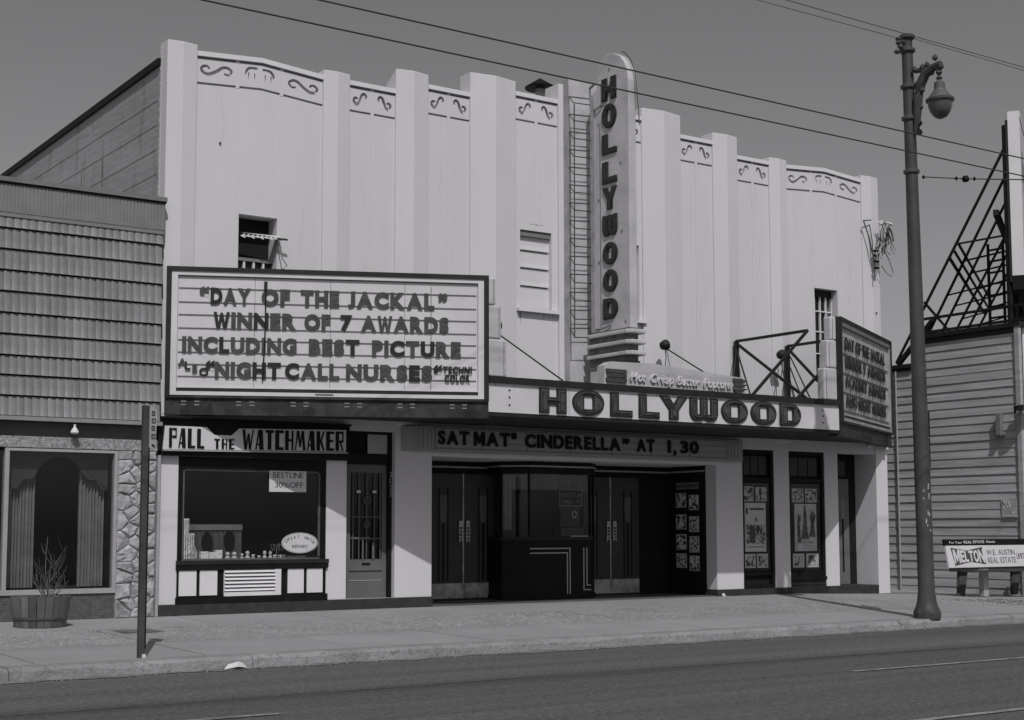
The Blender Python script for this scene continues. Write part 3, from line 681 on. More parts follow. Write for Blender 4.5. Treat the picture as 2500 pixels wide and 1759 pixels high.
solo('crumpled_paper', MB().add([(.40, .12, .80), (.66, .12, .80), (.70, .2, .92), (.62, .14, 1.05), (.48, .16, 1.10), (.42, .2, .95), (.55, .08, .93)], [(0, 1, 6), (1, 2, 6), (2, 3, 6), (3, 4, 6), (4, 5, 6), (5, 0, 6)]), PAPER, 'crumpled pale cloth at the left corner of the watchmaker display', 'cloth')
solo('display_box', B(.74, .86, .16, .24, .80, .93), GOODS, 'pale striped box right of the crumpled cloth in the window', 'box')
solo('display_box', B(.88, .98, .16, .24, .80, .92), GOODS, 'pale box with a strap, second from the cloth in the window', 'box')
for k, (a_, b_, h_, lb_) in enumerate(((.54, .66, .20, 'white card box leaning behind the crumpled cloth'), (1.0, 1.10, .15, 'small pale box just left of the watch stands'), (2.06, 2.16, .07, 'low pale tray under the jewellery stand'), (2.2, 2.50, .05, 'long low pale tray beneath the oval sign'))):
    solo('display_box', B(a_, b_, .20, .28, .80, .80 + h_), GOODS, lb_ + ' in the watchmaker window', 'box')
x = 1.16
for k in range(9):
    w = random.uniform(.06, .10); hgt = random.uniform(.06, .14)
    mb = MB().lathe([(w * .5, 0), (w * .5, hgt * .3), (w * .22, hgt * .45), (w * .4, hgt * .75), (w * .25, hgt)], (x, .14, .80), 8)
    o = solo('watch_stand', mb, PAPER, ('leftmost', 'second from left', 'third from left', 'fourth from left', 'middle', 'fourth from right', 'third from right', 'second from right', 'rightmost')[k] + ' small white watch stand in the row on the shop window floor', 'watch stand', 'small watch stands along the window floor'); x += w + random.uniform(.005, .03)
mb = MB().tube([(2.0, .2, .80), (2.0, .2, 1.0)], .008, 5)
for t in range(6): mb.tube([(2.0, .2, .99), (2.0 + .08 * math.cos(t), .2 + .05 * math.sin(t), 1.03 + .01 * (t % 2)), (2.0 + .1 * math.cos(t), .2 + .06 * math.sin(t), .93)], .006, 4)
solo('jewellery_tree', mb, MIDM, 'spindly branched jewellery stand in the middle right of the window', 'stand')

# ticket booth
tb = thing('ticket_booth', 'dark glazed ticket booth with pale corner stripes and curtain', 'booth', (7.84, .95, .015))
def ring(off): 
    c = (7.84, 1.0); return [(7.08 - off * .4, .60 - off), (8.45 + off * .4, .60 - off), (8.78 + off, .93 - off * .4), (8.78 + off, 1.37), (6.73 - off, 1.37), (6.73 - off, .95 - off * .4)]
MB().prism(ring(0), .015, 1.06).build('booth_base', BLACK, tb); MB().prism(ring(.03), 1.06, 1.12).build('counter', DARK, tb)
MB().prism(ring(.02), .015, .10).build('booth_plinth', LOBBY, tb)
MB().prism(ring(.02), 2.24, 2.36).build('booth_head', BLACK, tb); MB().prism(ring(.05), 2.36, 2.385).build('head_trim', BRIGHT, tb)
MB().prism(ring(.04), 2.385, 2.45).build('booth_head', BLACK, tb)
part('booth_back', INTER, tb, 6.8, 8.75, 1.2, 1.24, 1.12, 2.24)
for (x, y) in ((7.08, .60), (8.44, .60), (6.73, .95), (8.77, .93)): part('glazing_post', BLACK, tb, x - .012, x + .012, y - .01, y + .04, 1.12, 2.24)
part('pane', GLASS, tb, 7.095, 8.425, .615, .621, 1.12, 2.24)
MB().prism([(6.74, .96), (7.07, .625), (7.075, .63), (6.745, .965)], 1.12, 2.24).build('pane', GLASS, tb)
CU2 = mat('booth_curtain', .17, .12, 9, .9)
cm = MB(); n = 56
for k in range(n):
    a = 7.10 + 1.33 * k / n; b = 7.10 + 1.33 * (k + 1) / n; ya = .70 + .02 * math.sin(k * 1.9); yb = .70 + .02 * math.sin((k + 1) * 1.9)
    lo = 1.96 - (.03 if k > 45 else 0)
    cm.add([(a, ya, lo), (b, yb, lo), (b, yb, 2.24), (a, ya, 2.24)], [(0, 1, 2, 3)])
cm.build('curtain_valance', CU2, tb)
cm = MB()
for k in range(18):
    f_ = lambda k: (6.77 + .018 * k, 1.0 - .018 * k + .015 * math.sin(k * 2.1)); a = f_(k); b = f_(k + 1)
    if k > 6: cm.add([(a[0], a[1], 1.96), (b[0], b[1], 1.96), (b[0], b[1], 2.22), (a[0], a[1], 2.22)], [(0, 1, 2, 3)]); continue
    cm.add([(a[0], a[1], 1.25), (b[0], b[1], 1.25), (b[0], b[1], 2.22), (a[0], a[1], 2.22)], [(0, 1, 2, 3)])
cm.build('curtain', CU2, tb)
for (a, b, c_, d2) in ((7.09, 7.98, .905, .925), (7.09, 7.92, .825, .845)): part('stripe', BRIGHT, tb, a, b, .590, .60, c_, d2)
for (a, c_, d2) in ((7.96, .10, .905), (7.90, .10, .825)): part('stripe', BRIGHT, tb, a, a + .02, .590, .60, c_, d2)
for (a, c_) in ((8.27, .16), (8.34, .24)):
    part('stripe', BRIGHT, tb, a, a + .02, .590, .60, c_, .925); part('stripe', BRIGHT, tb, a + .02, 8.44, .590, .60, c_, c_ + .02)
part('ticket_tray', BRIGHT, tb, 7.97, 8.36, .56, .60, 1.125, 1.14)
part('ticket_machine', mat('machine', .07, .2, 9, .5), tb, 7.86, 8.36, .70, .9, 1.13, 1.28)
part('wall_panel', mat('booth_panel', .055, .2, 5, .6), tb, 8.02, 8.46, .95, .97, 1.3, 2.0)
c = thing('price_sign', 'small framed admission price sign inside the ticket booth glass', 'sign', (8.03, .64, 1.66))
part('sign_card', LOBBY, c, 7.77, 8.28, .640, .65, 1.67, 1.98)
for (a, b, z0, z1) in ((7.77, 8.28, 1.965, 1.98), (7.77, 8.28, 1.67, 1.685), (7.77, 7.785, 1.685, 1.965), (8.265, 8.28, 1.685, 1.965)): part('rule', mat('rule', .2, .05, 5, .6), c, a, b, .634, .64, z0, z1)
word('ADULTS $1', c, -.21, .20, .18, .06, -.002, mat('price_letters', .2, .05, 5, .6), bold=.0, depth=.02); word('CHILD .75', c, -.21, .20, .06, .06, -.002, mat('price_letters', .2, .05, 5, .6), bold=.0, depth=.02)
mb = MB().tube([(8.10 + .045 * math.cos(t * math.pi / 6), .63, 1.52 + .055 * math.sin(t * math.pi / 6)) for t in range(13)], .013, 5, cap=False)
solo('speaking_ring', mb, BRIGHT, 'pale round speaking hole ring on the ticket booth glass', 'ring')

# lobby cards and posters
imgs = [image_print('print_%d' % k, .015, .55 + .06 * (k % 3), 9 + 3 * k, .06, .47 + .02 * (k % 3)) for k in range(5)]
PB = mat('print_border', .60, .05, 8, .5)
def framed(name, x0, x1, z0, z1, y, img, label, cat, border=.02, m=PB):
    t = thing(name, label, cat, ((x0 + x1) / 2, y, z0))
    part('paper_border', m, t, x0, x1, y - .006, y, z0, z1); part('picture', img, t, x0 + border, x1 - border, y - .010, y - .006, z0 + border, z1 - border); return t
def lobbycard(y0, y1, z0, z1, img, label, name='lobby_card', m=PB):
    t = thing(name, label, 'lobby card', (10.95, (y0 + y1) / 2, z0))
    part('paper_border', m, t, 10.953, 10.958, y0, y1, z0, z1); part('picture', img, t, 10.948, 10.953, y0 + .02, y1 - .02, z0 + .02, z1 - .02); return t
rows = ((1.66, 1.93), (1.24, 1.52), (.85, 1.14), (.50, .77))
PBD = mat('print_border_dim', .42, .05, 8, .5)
wordrow = ('top', 'second', 'third', 'bottom')
for k, (z0, z1) in enumerate(rows):
    lobbycard(.83, 1.13, z0 + .01, z1 + .02, imgs[k % 5], f'black and white scene still, {wordrow[k]} of the deeper column on the lobby side wall', m=PBD)
    lobbycard(.47, .75, z0 - .04, z1 - .02, imgs[(k + 2) % 5], f'black and white scene still, {wordrow[k]} of the column nearest the street in the lobby', m=PBD)
t = thing('lobby_header', 'small grey header strip reading NOW SHOWING above the lobby stills', 'sign', (10.95, .8, 2.02))
part('sign_card', mat('header_card', .16, .1, 5, .5), t, 10.953, 10.958, .47, 1.12, 2.02, 2.15)
for k, ch in enumerate('NOW SHOWING'):
    if ch != ' ': g_, w_ = glyph(ch, BLACK, .02, .02); inst(g_, 'letter', t, (10.952, 1.09 - k * .055 - (.015 if ch == 'I' else 0), 2.05), (0, 0, -math.pi / 2), (.048, .1, .07))
for (x0, x1, z0, z1, k, lb) in ((11.76, 12.03, 1.79, 2.07, 0, 'grainy dim still at the upper left of the first poster case'), (12.09, 12.38, 1.79, 2.06, 1, 'bright still at the upper right of the first poster case'),
        (11.76, 12.06, .51, .78, 2, 'dark still at the lower left of the first poster case'), (12.10, 12.39, .51, .78, 3, 'pale still at the lower right of the first poster case'),
        (13.07, 13.39, 1.78, 2.05, 4, 'still at the upper left of the poster case beside the exit door'), (13.44, 13.76, 1.78, 2.05, 1, 'grey still at the upper right of the case beside the exit door'),
        (13.07, 13.38, .50, .77, 3, 'still with a white border half in sun, lower left of the second case'), (13.44, 13.78, .50, .77, 0, 'sunlit white bordered still, lower right of the second poster case')):
    framed('film_still', x0, x1, z0, z1, .10, imgs[k], lb, 'film still', .035 if z0 < 1 else .018)
p1 = framed('film_poster', 11.79, 12.35, .82, 1.76, .10, image_print('poster_sheet', .62, .74, 5, .2), 'pale film poster with a blank sky and dark figures low down', 'poster', .01)
part('print_block', imgs[3], p1, 11.82, 12.32, .088, .0895, .97, 1.34); part('print_block', image_print('pr_a', .02, .10, 14), p1, 11.90, 12.05, .0865, .0878, 1.0, 1.31)
part('print_title', DARKM, p1, 11.92, 12.30, .088, .0895, 1.62, 1.66); part('print_title', BLACK, p1, 11.82, 11.87, .088, .0895, 1.54, 1.66)
part('print_title', MIDM, p1, 11.84, 12.30, .088, .0895, .90, .92); part('print_title', MIDM, p1, 12.05, 12.12, .088, .0895, 1.40, 1.47)
FIG = image_print('print_figure', .012, .16, 16)
p2 = framed('film_poster', 13.13, 13.74, .82, 1.75, .10, image_print('poster_sheet_b', .45, .66, 7, .2), 'grey film poster with dark crowded figures and a bold title', 'poster', .012)
for (pts) in ([(13.20, 1.0), (13.30, 1.0), (13.27, 1.3), (13.30, 1.5), (13.22, 1.55), (13.19, 1.35)], [(13.30, 1.05), (13.52, 1.05), (13.47, 1.35), (13.44, 1.7), (13.38, 1.72), (13.37, 1.4)],
              [(13.52, 1.1), (13.70, 1.1), (13.66, 1.35), (13.72, 1.52), (13.62, 1.62), (13.54, 1.5), (13.58, 1.35)]):
    MB().prismy(pts, .088, .0895).build('print_figure', FIG, p2)
word('NIGHT CALL', p2, -.24, .24, .15, .05, -.0105, BLACK, bold=.02, depth=.01)

# ================================================================== MARQUEE
cn = thing('marquee_canopy', 'flat trapezoid marquee canopy with white fascia reading HOLLYWOOD', 'canopy', (8.33, -1.0, 2.93))
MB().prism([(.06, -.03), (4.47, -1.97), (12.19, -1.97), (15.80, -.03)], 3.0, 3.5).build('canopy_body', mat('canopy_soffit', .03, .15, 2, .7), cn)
part('fascia_band', DARK, cn, 4.47, 12.19, -2.045, -1.97, 3.50, 3.60)
part('fascia_band', DARK, cn, 4.47, 12.19, -1.99, -1.97, 2.99, 3.05)
part('fascia', SIGNW, cn, 4.47, 12.19, -2.0, -1.97, 3.05, 3.50)
for k in range(1, 5): x = 4.47 + 7.72 * k / 5; part('fascia_joint', MIDM, cn, x - .003, x + .003, -2.0025, -2.0005, 3.06, 3.49)
for x in (4.86, 11.77):
    for z in (3.17, 3.29, 3.40): part('screw', BLACK, cn, x - .013, x + .013, -2.008, -2.0, z - .013, z + .013)
def circ(cx, cz, rx, rz, n=28, a0=0, a1=360): return [(cx + rx * math.cos(R(a0 + (a1 - a0) * t / n)), cz + rz * math.sin(R(a0 + (a1 - a0) * t / n))) for t in range(n + (0 if a1 - a0 == 360 else 1))]
def rect(a, b, c_, d): return [(a, c_), (a, d), (b, d), (b, c_)]
HW = {'H': [[(0, 0), (.36, 0), (.36, .34), (.64, .34), (.64, 0), (1, 0), (1, 1), (.64, 1), (.64, .64), (.36, .64), (.36, 1), (0, 1)]],
      'O': [circ(.5, .5, .5, .53), rect(.36, .64, .24, .76)],
      'L': [[(0, 0), (1, 0), (1, .28), (.38, .28), (.38, 1), (0, 1)]],
      'Y': [[(.33, 0), (.67, 0), (.67, .42), (1, 1), (.68, 1), (.5, .66), (.32, 1), (0, 1), (.33, .42)]],
      'W': [[(0, 1), (0, .3)] + [(.06, .12), (.16, .02), (.28, 0), (.4, .02), (.5, .1), (.6, .02), (.72, 0), (.84, .02), (.94, .12)] + [(1, .3), (1, 1), (.73, 1), (.73, .3), (.635, .3), (.635, 1), (.365, 1), (.365, .3), (.27, .3), (.27, 1)]],
      'D': [[(0, 0), (.5, 0)] + circ(.5, .5, .5, .5, 14, -90, 90)[1:] + [(0, 1)], rect(.36, .6, .25, .75)]}
def cwfix(lp, want_ccw):
    A = sum(lp[i][0] * lp[(i + 1) % len(lp)][1] - lp[(i + 1) % len(lp)][0] * lp[i][1] for i in range(len(lp)))
    return lp if (A > 0) == want_ccw else lp[::-1]
def insetpoly(lp, d):                                             # inset a closed polygon by d (ccw: inwards)
    out = []; n = len(lp)
    for i in range(n):
        p0, p1, p2 = Vector(lp[i - 1]), Vector(lp[i]), Vector(lp[(i + 1) % n])
        a = (p1 - p0).normalized(); b = (p2 - p1).normalized(); n1 = Vector((-a.y, a.x)); n2 = Vector((-b.y, b.x)); m_ = (n1 + n2)
        m_ = m_.normalized(); c_ = max(.35, m_.dot(n1)); q = p1 + m_ * (d / c_); out.append((q.x, q.y))
    return out
_hw = {}
def hwglyph(ch, w, h, depth, face=LETF, edge=LETK, ins=.03, rotface=False):
    if rotface: face = LETB
    key = (ch, round(w, 3), round(h, 3))
    if key not in _hw:
        loops = [cwfix([(x * w, z * h) for x, z in lp], i == 0) for i, lp in enumerate(HW[ch])]
        a = shape2d(loops, depth, edge, 'letter'); b = shape2d([insetpoly(lp, ins) for lp in loops], .006, face, 'letter_face')
        c_ = shape2d([insetpoly(lp, ins * .25) for lp in loops], .01, edge, 'letter')
        _hw[key] = (a, b)
    return _hw[key]
def hollywood(parent, ch, x, y, z, w, h, depth=.028, rot=0, ins=.028, yface=.0):
    a, b = hwglyph(ch, w, h, depth, ins=ins, rotface=rot != 0)
    o = inst(a, 'letter', parent, (x, y, z), (0, 0, rot))
    f_ = bpy.data.objects.new('letter_face', b); link(f_); f_.parent = o; f_.location = (0, -depth, 0); return o
for ch, a, b in (('H', 5.42, 5.95), ('O', 6.07, 6.71), ('L', 6.84, 7.30), ('L', 7.44, 7.88), ('Y', 7.89, 8.50), ('W', 8.55, 9.19), ('O', 9.27, 9.89), ('O', 9.96, 10.58), ('D', 10.67, 11.19)):
    hollywood(cn, ch, a, -2.0, 3.075, b - a, .40)
# stepped end boxes on both boards
def steps(cx, sgn, par):
    for (w, z0, z1) in ((.34, 3.60, 4.19), (.25, 4.19, 4.71), (.15, 4.71, 5.15)):
        a, b = sorted((cx, cx + sgn * w)); o = part('end_box', SIGNG if False else DIRTW, par, a, b, -1.985, -1.80, z0, z1 - .004); bv(o, .03, 3)
        part('box_trim', MIDM, par, *sorted((cx + sgn * (w - .055), cx + sgn * (w - .045))), -1.990, -1.986, z0 + .03, z1 - .04)
# light sockets along the wall under the canopy
for x, z in ((15.55, 2.86), (14.6, 2.86)):
    mb = MB().lathe([(.03, 0), (.05, .02), (.05, .05), (.02, .09)], (x, -.16 - (15.55 - x) * .4, z), 10); solo('soffit_lamp', mb, PAPER, 'white lamp holder under the right sign, ' + ('at the building corner' if x > 15 else 'farther in from the corner'), 'lamp')

# left and right readerboards
A0 = (.05, -.02, 0); L_ = 4.84; rotL = math.atan2(-1.98, 4.42)
lb = thing('readerboard', 'large white marquee readerboard listing Day of the Jackal and Night Call Nurses', 'marquee sign', A0, rotL)
VALN = mat('dark_valance', .022, .5, 2.5, .6, spots=.6, spotv=.05, spotscale=3, spotthr=.5)
def rb(par, L, zt, m_in=SIGNG, valance=None, SIGNW=SIGNW):
    valance = valance or VALN
    P = lambda nm, m, *bx: part(nm, m, par, *bx, local=True)
    P('cabinet', DARK, 0, L, .0, .20, 3.0, zt)
    P('frame', DARK, 0, .075, -.07, 0, 3.22, zt); P('frame', DARK, L - .075, L, -.07, 0, 3.22, zt); P('frame', DARK, .075, L - .075, -.07, 0, zt - .065, zt)
    P('frame_liner', SIGNW, .075, .165, -.05, 0, 3.24, zt - .065); P('frame_liner', SIGNW, L - .165, L - .075, -.05, 0, 3.24, zt - .065)
    P('frame_liner', SIGNW, .165, L - .165, -.05, 0, zt - .125, zt - .065); P('frame_liner', SIGNW, .075, L - .075, -.055, 0, 3.235, 3.29)
    P('gutter', DARK, .165, L - .165, -.03, 0, 3.29, 3.345); P('frame_liner', SIGNW, .165, L - .165, -.035, 0, 3.345, 3.36)
    P('frame_shadow_gap', MIDM, .165, L - .165, -.012, 0, zt - .142, zt - .125)
    for k in range(4):
        a = .165 + (L - .33) * k / 4; b = .165 + (L - .33) * (k + 1) / 4
        P('milk_glass_panel', m_in, a + .003, b - .003, -.006, 0, 3.36, zt - .142)
    P('valance', valance, .0, L, -.02, .2, 2.945, 3.215); P('valance_lip', valance, .0, L, -.06, -.02, 3.195, 3.225)
rb(lb, L_, 5.15)
for z in (4.84, 4.63, 4.44, 4.24, 4.065, 3.88, 3.70, 3.52): part('letter_rail', mat('rail_metal', .22, .1, 5, .5), lb, .18, L_ - .19, -.024, -.012, z - .0045, z + .0045, local=True)
for k in range(6):
    a = .24 + k * .80
    for off in (0, .19):
        for z in (3.085, 3.135): part('vent_slit', mat('slit', .20, .1, 9, .6), lb, a + off, a + off + .075, -.026, -.0205, z, z + .018, local=True)
for (a, b, z) in ((2.2, 2.45, 5.105), (2.2, 2.42, 3.262)):
    o = MB()
    for k in range(6): o.tube([(a + k * .045, -.058, z), (a + .02 + k * .045, -.062, z + .012), (a + .045 + k * .045, -.058, z - .008)], .007, 4)
    o.build('neon_end', DARK, lb, local=True)
o = MB().tube([(1.45, -.034, 4.95), (1.452, -.034, 4.3), (1.44, -.034, 3.95), (1.42, -.034, 3.46)], .011, 4); o.box(1.425, 1.475, -.04, -.012, 4.82, 4.96); o.box(1.43, 1.46, -.04, -.012, 4.0, 4.1); o.build('conduit', DARK, lb, local=True)
part('conduit', MIDM, lb, 3.945, 3.955, -.02, -.0065, 3.38, 4.95, local=True)
Y = -.0245
def row(words, z0, h, bold=.082):
    for t_, a, b, dk in words: word(t_, lb, a, b, z0, h, Y, LET, dk, bold=bold, depth=.03, gap=.10)
row((('\u201c', .48, .62, ()), ('DAY', .64, 1.23, (0,)), ('OF', 1.39, 1.81, ()), ('THE', 1.97, 2.55, ()), ('JACKAL', 2.68, 4.00, ()), ('\u201d', 4.06, 4.20, ())), 4.595, .255)
row((('WINNER', .69, 1.91, (0, 3)), ('OF', 2.03, 2.42, ()), ('7', 2.57, 2.75, (0,)), ('AWARDS', 2.88, 4.22, ())), 4.235, .25)
row((('INCLUDING', .24, 1.92, (3,)), ('BEST', 2.10, 2.86, (3,)), ('PICTURE', 3.05, 4.41, (2, 4))), 3.865, .245)
row((('\u201c', .585, .72, (0,)), ('NIGHT', .72, 1.69, (3, 4)), ('CALL', 1.75, 2.56, (0,)), ('NURSES', 2.66, 3.97, (4,)), ('\u201c', 3.99, 4.12, (0,))), 3.49, .25)
for k, ch in enumerate('ALSO'):
    g_, w_ = glyph(ch, LETD if k % 2 else LET, .05, .10); inst(g_, 'letter', lb, (.185 + k * .103, Y, 3.655 - k * .045), (0, 0, 0), (.12, .12, .125), world=False)
word('TECHNI', lb, 4.13, 4.58, 3.63, .10, Y, LETD, bold=.05, depth=.2, gap=.12); word('COLOR', lb, 4.16, 4.55, 3.495, .11, Y, LETD, bold=.05, depth=.2, gap=.12)
steps(4.475, 1, cn); steps(12.185, -1, cn)
rotR = math.atan2(1.98, 3.66)
rbd = thing('readerboard', 'steeply angled right marquee readerboard crowded with four rows of dark letters', 'marquee sign', (12.20, -2.0, 0), rotR)
LR = 4.16
RBF = mat('blotched_milk_glass', .40, .2, 4, .5, spots=.4, spotv=.22, spotscale=9, spotthr=.55)  # greyer than the left board's glass, with darker blotches
rb(rbd, LR, 5.15, RBF, None, mat('grey_frame_enamel', .30, .2, 5, .5))  # frame liners greyer than on the left board
part('frame_face', mat('grey_frame', .17, .2, 6, .5), rbd, .10, LR - .1, -.055, -.05, 4.99, 5.085, local=True)  # darker grey strip along the top of the frame
for z in (4.50, 4.14, 3.78, 3.44): part('letter_rail', MIDM, rbd, .18, LR - .19, -.030, -.012, z - .007, z + .007, local=True)
for (t_, z) in (('DAY OF THE JACKAL', 4.57), ('WINNER 7 AWARDS', 4.22), ('ACADEMY AWARDS', 3.86), ('ALSO NIGHT NURSES', 3.50)):
    word(t_, rbd, .40, LR - .55, z + .01, .235, -.03, LETD, bold=.05, depth=.06, gap=.16)

# lower readerboard over the lobby
lr = thing('readerboard', 'shaded long readerboard over the lobby reading SAT MAT CINDERELLA AT 1,30', 'marquee sign', (7.9, -.02, 2.5))
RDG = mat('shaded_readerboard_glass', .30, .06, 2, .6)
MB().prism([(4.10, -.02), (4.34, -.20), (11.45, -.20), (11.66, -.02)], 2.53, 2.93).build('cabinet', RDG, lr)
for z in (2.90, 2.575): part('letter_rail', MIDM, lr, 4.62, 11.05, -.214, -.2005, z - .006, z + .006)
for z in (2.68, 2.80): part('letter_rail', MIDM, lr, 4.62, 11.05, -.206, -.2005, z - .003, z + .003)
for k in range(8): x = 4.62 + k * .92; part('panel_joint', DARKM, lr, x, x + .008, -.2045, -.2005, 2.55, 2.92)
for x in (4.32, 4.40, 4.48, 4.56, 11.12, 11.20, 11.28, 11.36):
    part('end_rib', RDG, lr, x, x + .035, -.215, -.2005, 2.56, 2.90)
def lw(t_, a, b): word(t_, lr, a - 7.9, b - 7.9, 2.64 - 2.5, .23, -.184, BLACK, bold=.05, depth=.1, gap=.14)
lw('SAT', 4.68, 5.28); lw('MAT"', 5.38, 6.24); lw('CINDERELLA', 6.42, 8.50); lw('\u201d', 8.55, 8.70); lw('AT', 8.88, 9.29)
lw('I', 9.61, 9.68); lw(',', 9.75, 9.81); lw('30', 9.92, 10.36)

# pylon behind the blade sign
py = thing('sign_pylon', 'mottled pale metal pylon rising behind the vertical sign', 'pylon', (7.84, -.08, 3.5))
MB().box(7.42, 8.26, -.165, -.015, 3.5, 9.26).build('pylon_body', DIRTW, py)
part('pylon_side', MOTTG, py, 7.412, 7.42, -.17, -.015, 3.5, 9.27)  # darker mottled grey sheet on the pylon's left face
for z in (5.3, 7.2): part('sheet_joint', MIDM, py, 7.425, 8.25, -.168, -.1655, z, z + .008)
# blade
bs = thing('blade_sign', 'vertical projecting white sign with dark letters spelling HOLLYWOOD downwards', 'sign', (7.84, -.95, 4.05))
prof = [(-.44, 4.66), (-1.50, 4.66), (-1.50, 8.98), (-1.47, 9.16), (-1.40, 9.30), (-1.28, 9.44), (-1.12, 9.53), (-.94, 9.56), (-.79, 9.53), (-.68, 9.46), (-.63, 9.33), (-.62, 9.0), (-.44, 8.95)]
bv(MB().prismx(prof, 7.70, 7.86).build('sign_body', DIRTW, bs), .012)
MB().prismx([(-.44, 4.68), (-.55, 4.68), (-.55, 8.9), (-.44, 8.9)], 7.685, 7.699).build('edge_strip', MOTTG, bs)  # darker grey strip down the wall-side edge of the blade
MB().prismx([(-.70, 4.75), (-.715, 4.75), (-.715, 8.3), (-.70, 8.3)], 7.692, 7.6995).build('sheet_joint', MIDM, bs)
mb = MB().tube([(7.80, y - .035, z + .02) for y, z in ((-1.16, 9.54), (-1.28, 9.47), (-1.42, 9.32), (-1.52, 9.1), (-1.56, 8.85), (-1.60, 8.5), (-1.64, 8.12))], .010, 5); mb.build('neon_tube', DARKM, bs)
for (ch, zt, zb) in (('H', 9.12, 8.73), ('O', 8.64, 8.24), ('L', 8.12, 7.77), ('L', 7.63, 7.25), ('Y', 7.17, 6.79), ('W', 6.68, 6.32), ('O', 6.19, 5.83), ('O', 5.71, 5.35), ('D', 5.22, 4.87)):
    hollywood(bs, ch, 7.70, -.79, zb - .005, .39, zt - zb + .01, .03, -math.pi / 2, ins=.022)
for y, z in ((-.98, 9.28), (-1.28, 7.55), (-1.30, 6.35), (-1.38, 4.78), (-.68, 8.35), (-.66, 7.0), (-.66, 5.9)): part('bolt_plate', MIDM, bs, 7.69, 7.70, y - .018, y + .018, z - .02, z + .02)
for z in (9.15, 8.66, 7.9, 6.9, 5.6, 4.72):
    MB().bar((7.78, -.45, z), (7.9, -.165, z + .02), .03).build('bracket', MIDM, bs)
for z, (a, b) in ((8.68, (-.8, -.48)), (4.76, (-1.0, -.48))):
    MB().tube([(7.68, a, z), (7.66, (a + b) / 2, z - .05), (7.72, b, z - .02), (7.78, b + .1, z - .12)], .014, 5).build('conduit', MIDM, bs)
for z in (4.56, 4.38, 4.19):
    o = MB().prism([(7.60, -.40), (7.60, -1.50), (7.66, -1.60), (7.96, -1.60), (8.0, -1.50), (8.0, -.40)], z, z + .07).build('fin', DIRTW, bs); bv(o, .015)
o = MB().prism([(7.66, -.42), (7.66, -1.46), (7.9, -1.46), (7.9, -.42)], 4.10, 4.66).build('fin_core', mat('fin_core', .13, .3, 6, .6), bs)
part('fin_core', mat('fin_core', .13), bs, 7.655, 7.70, -.44, -.95, 4.0, 4.11)
MB().lathe([(.16, 3.60), (.17, 3.8), (.19, 4.0), (.23, 4.10)], (7.80, -1.28, 0), 16).build('column', mat('rusty_column', .07, .4, 6, .6), bs)
part('root_box', DIRTW, bs, 7.66, 7.90, -.44, -1.02, 3.60, 3.99)
# ladder: step irons and one long stile
ld = thing('wall_ladder', 'thin iron ladder of hooped rungs climbing the pylon left of the vertical sign', 'ladder', (7.5, -.3, 4.5))
MB().tube([(7.31, -.45, 4.56), (7.33, -.45, 8.72)], .012, 6).build('stile', DARKM, ld)
for k in range(14):
    z = 8.74 - k * .3205
    MB().tube([(7.425, -.17, z + .20), (7.31, -.45, z), (7.68, -.45, z + .02), (8.0, -.17, z + .29 if k == 0 else z + .25)], .0105, 5).build('rung', DARKM, ld)
    MB().tube([(7.425, -.172, z + .205), (7.99, -.178, z + .25)], .006, 4).build('hoop', MIDM, ld)
# popcorn sign
pc = thing('popcorn_sign', 'low tapering sign on the canopy with raised script reading Hot Crisp Butter Popcorn', 'sign', (8.4, -1.85, 3.6))
MB().prismy([(6.84, 3.61), (9.98, 3.61), (10.0, 3.89), (7.9, 4.02), (7.0, 4.0), (6.86, 3.93)], -1.85, -1.66).build('sign_body', mat('popcorn_sign_metal', .42, .1, 3, .5), pc)
for (a, b) in ((6.88, 7.30), (9.70, 9.92)):
    for k in range(3): part('stripe_bar', LETF, pc, a + .02 * (k % 2), b, -1.885, -1.85, 3.665 + k * .075, 3.725 + k * .075)
for k in range(3): part('stripe_tip', DARK, pc, 9.92, 10.02, -1.88, -1.86, 3.68 + k * .075, 3.70 + k * .075)
SCR = mat('script_white', .58, .05, 5, .5)
for t_, a, b in (('Hot', 7.38, 7.72), ('Crisp', 7.82, 8.32), ('Butter', 8.40, 8.92), ('Popcorn', 9.0, 9.64)):
    for q in word(t_, pc, a - 8.4, b - 8.4, 3.70 - 3.6 - (a - 7.38) * .012, .155, -.0, SCR, bold=.02, depth=.26, gap=.02, shear=.35): pass
# canopy guy rods with wall plates, floodlights
for k, (x, lab) in enumerate(((5.95, 'thin steel guy rod from the facade to the canopy, beside the big readerboard'), (9.72, 'thin steel guy rod ending behind the popcorn sign'))):
    g_ = thing('guy_rod', lab, 'rod', (x, -1, 3.6)); g_.rotation_euler = (0, 0, 0)
    MB().tube([(x, .02, 4.63), (x, -1.92, 3.62)], .013, 6).build('rod', STEEL, g_)
    part('wall_plate', STEEL, g_, x - .05, x + .05, -.03, .04, 4.58, 4.72)
def flood(x, y, z, lab):
    t = thing('floodlight', lab, 'floodlight', (x, y, z))
    M = Matrix.Translation((x, y, z)) @ Matrix.Rotation(R(75), 4, 'Y')
    MB().lathe([(.03, -.11), (.075, -.08), (.10, 0), (.098, .03), (.085, .045)], n=14).rot(M).build('housing', STEEL, t)
    MB().tube([(x, y, z - .08), (x + .03, y + .02, z - .22), (x + .06, y + .1, z - .5)], .010, 5).build('bracket', MIDM, t)
flood(9.46, -.35, 4.60, 'small black floodlight on the facade right of the vertical sign')
flood(12.42, -.35, 4.62, 'round black floodlight fixed to the steel bracing behind the right readerboard')
flood(5.92, -.1, 4.72, 'black lamp fitting half hidden at the right end of the big readerboard')
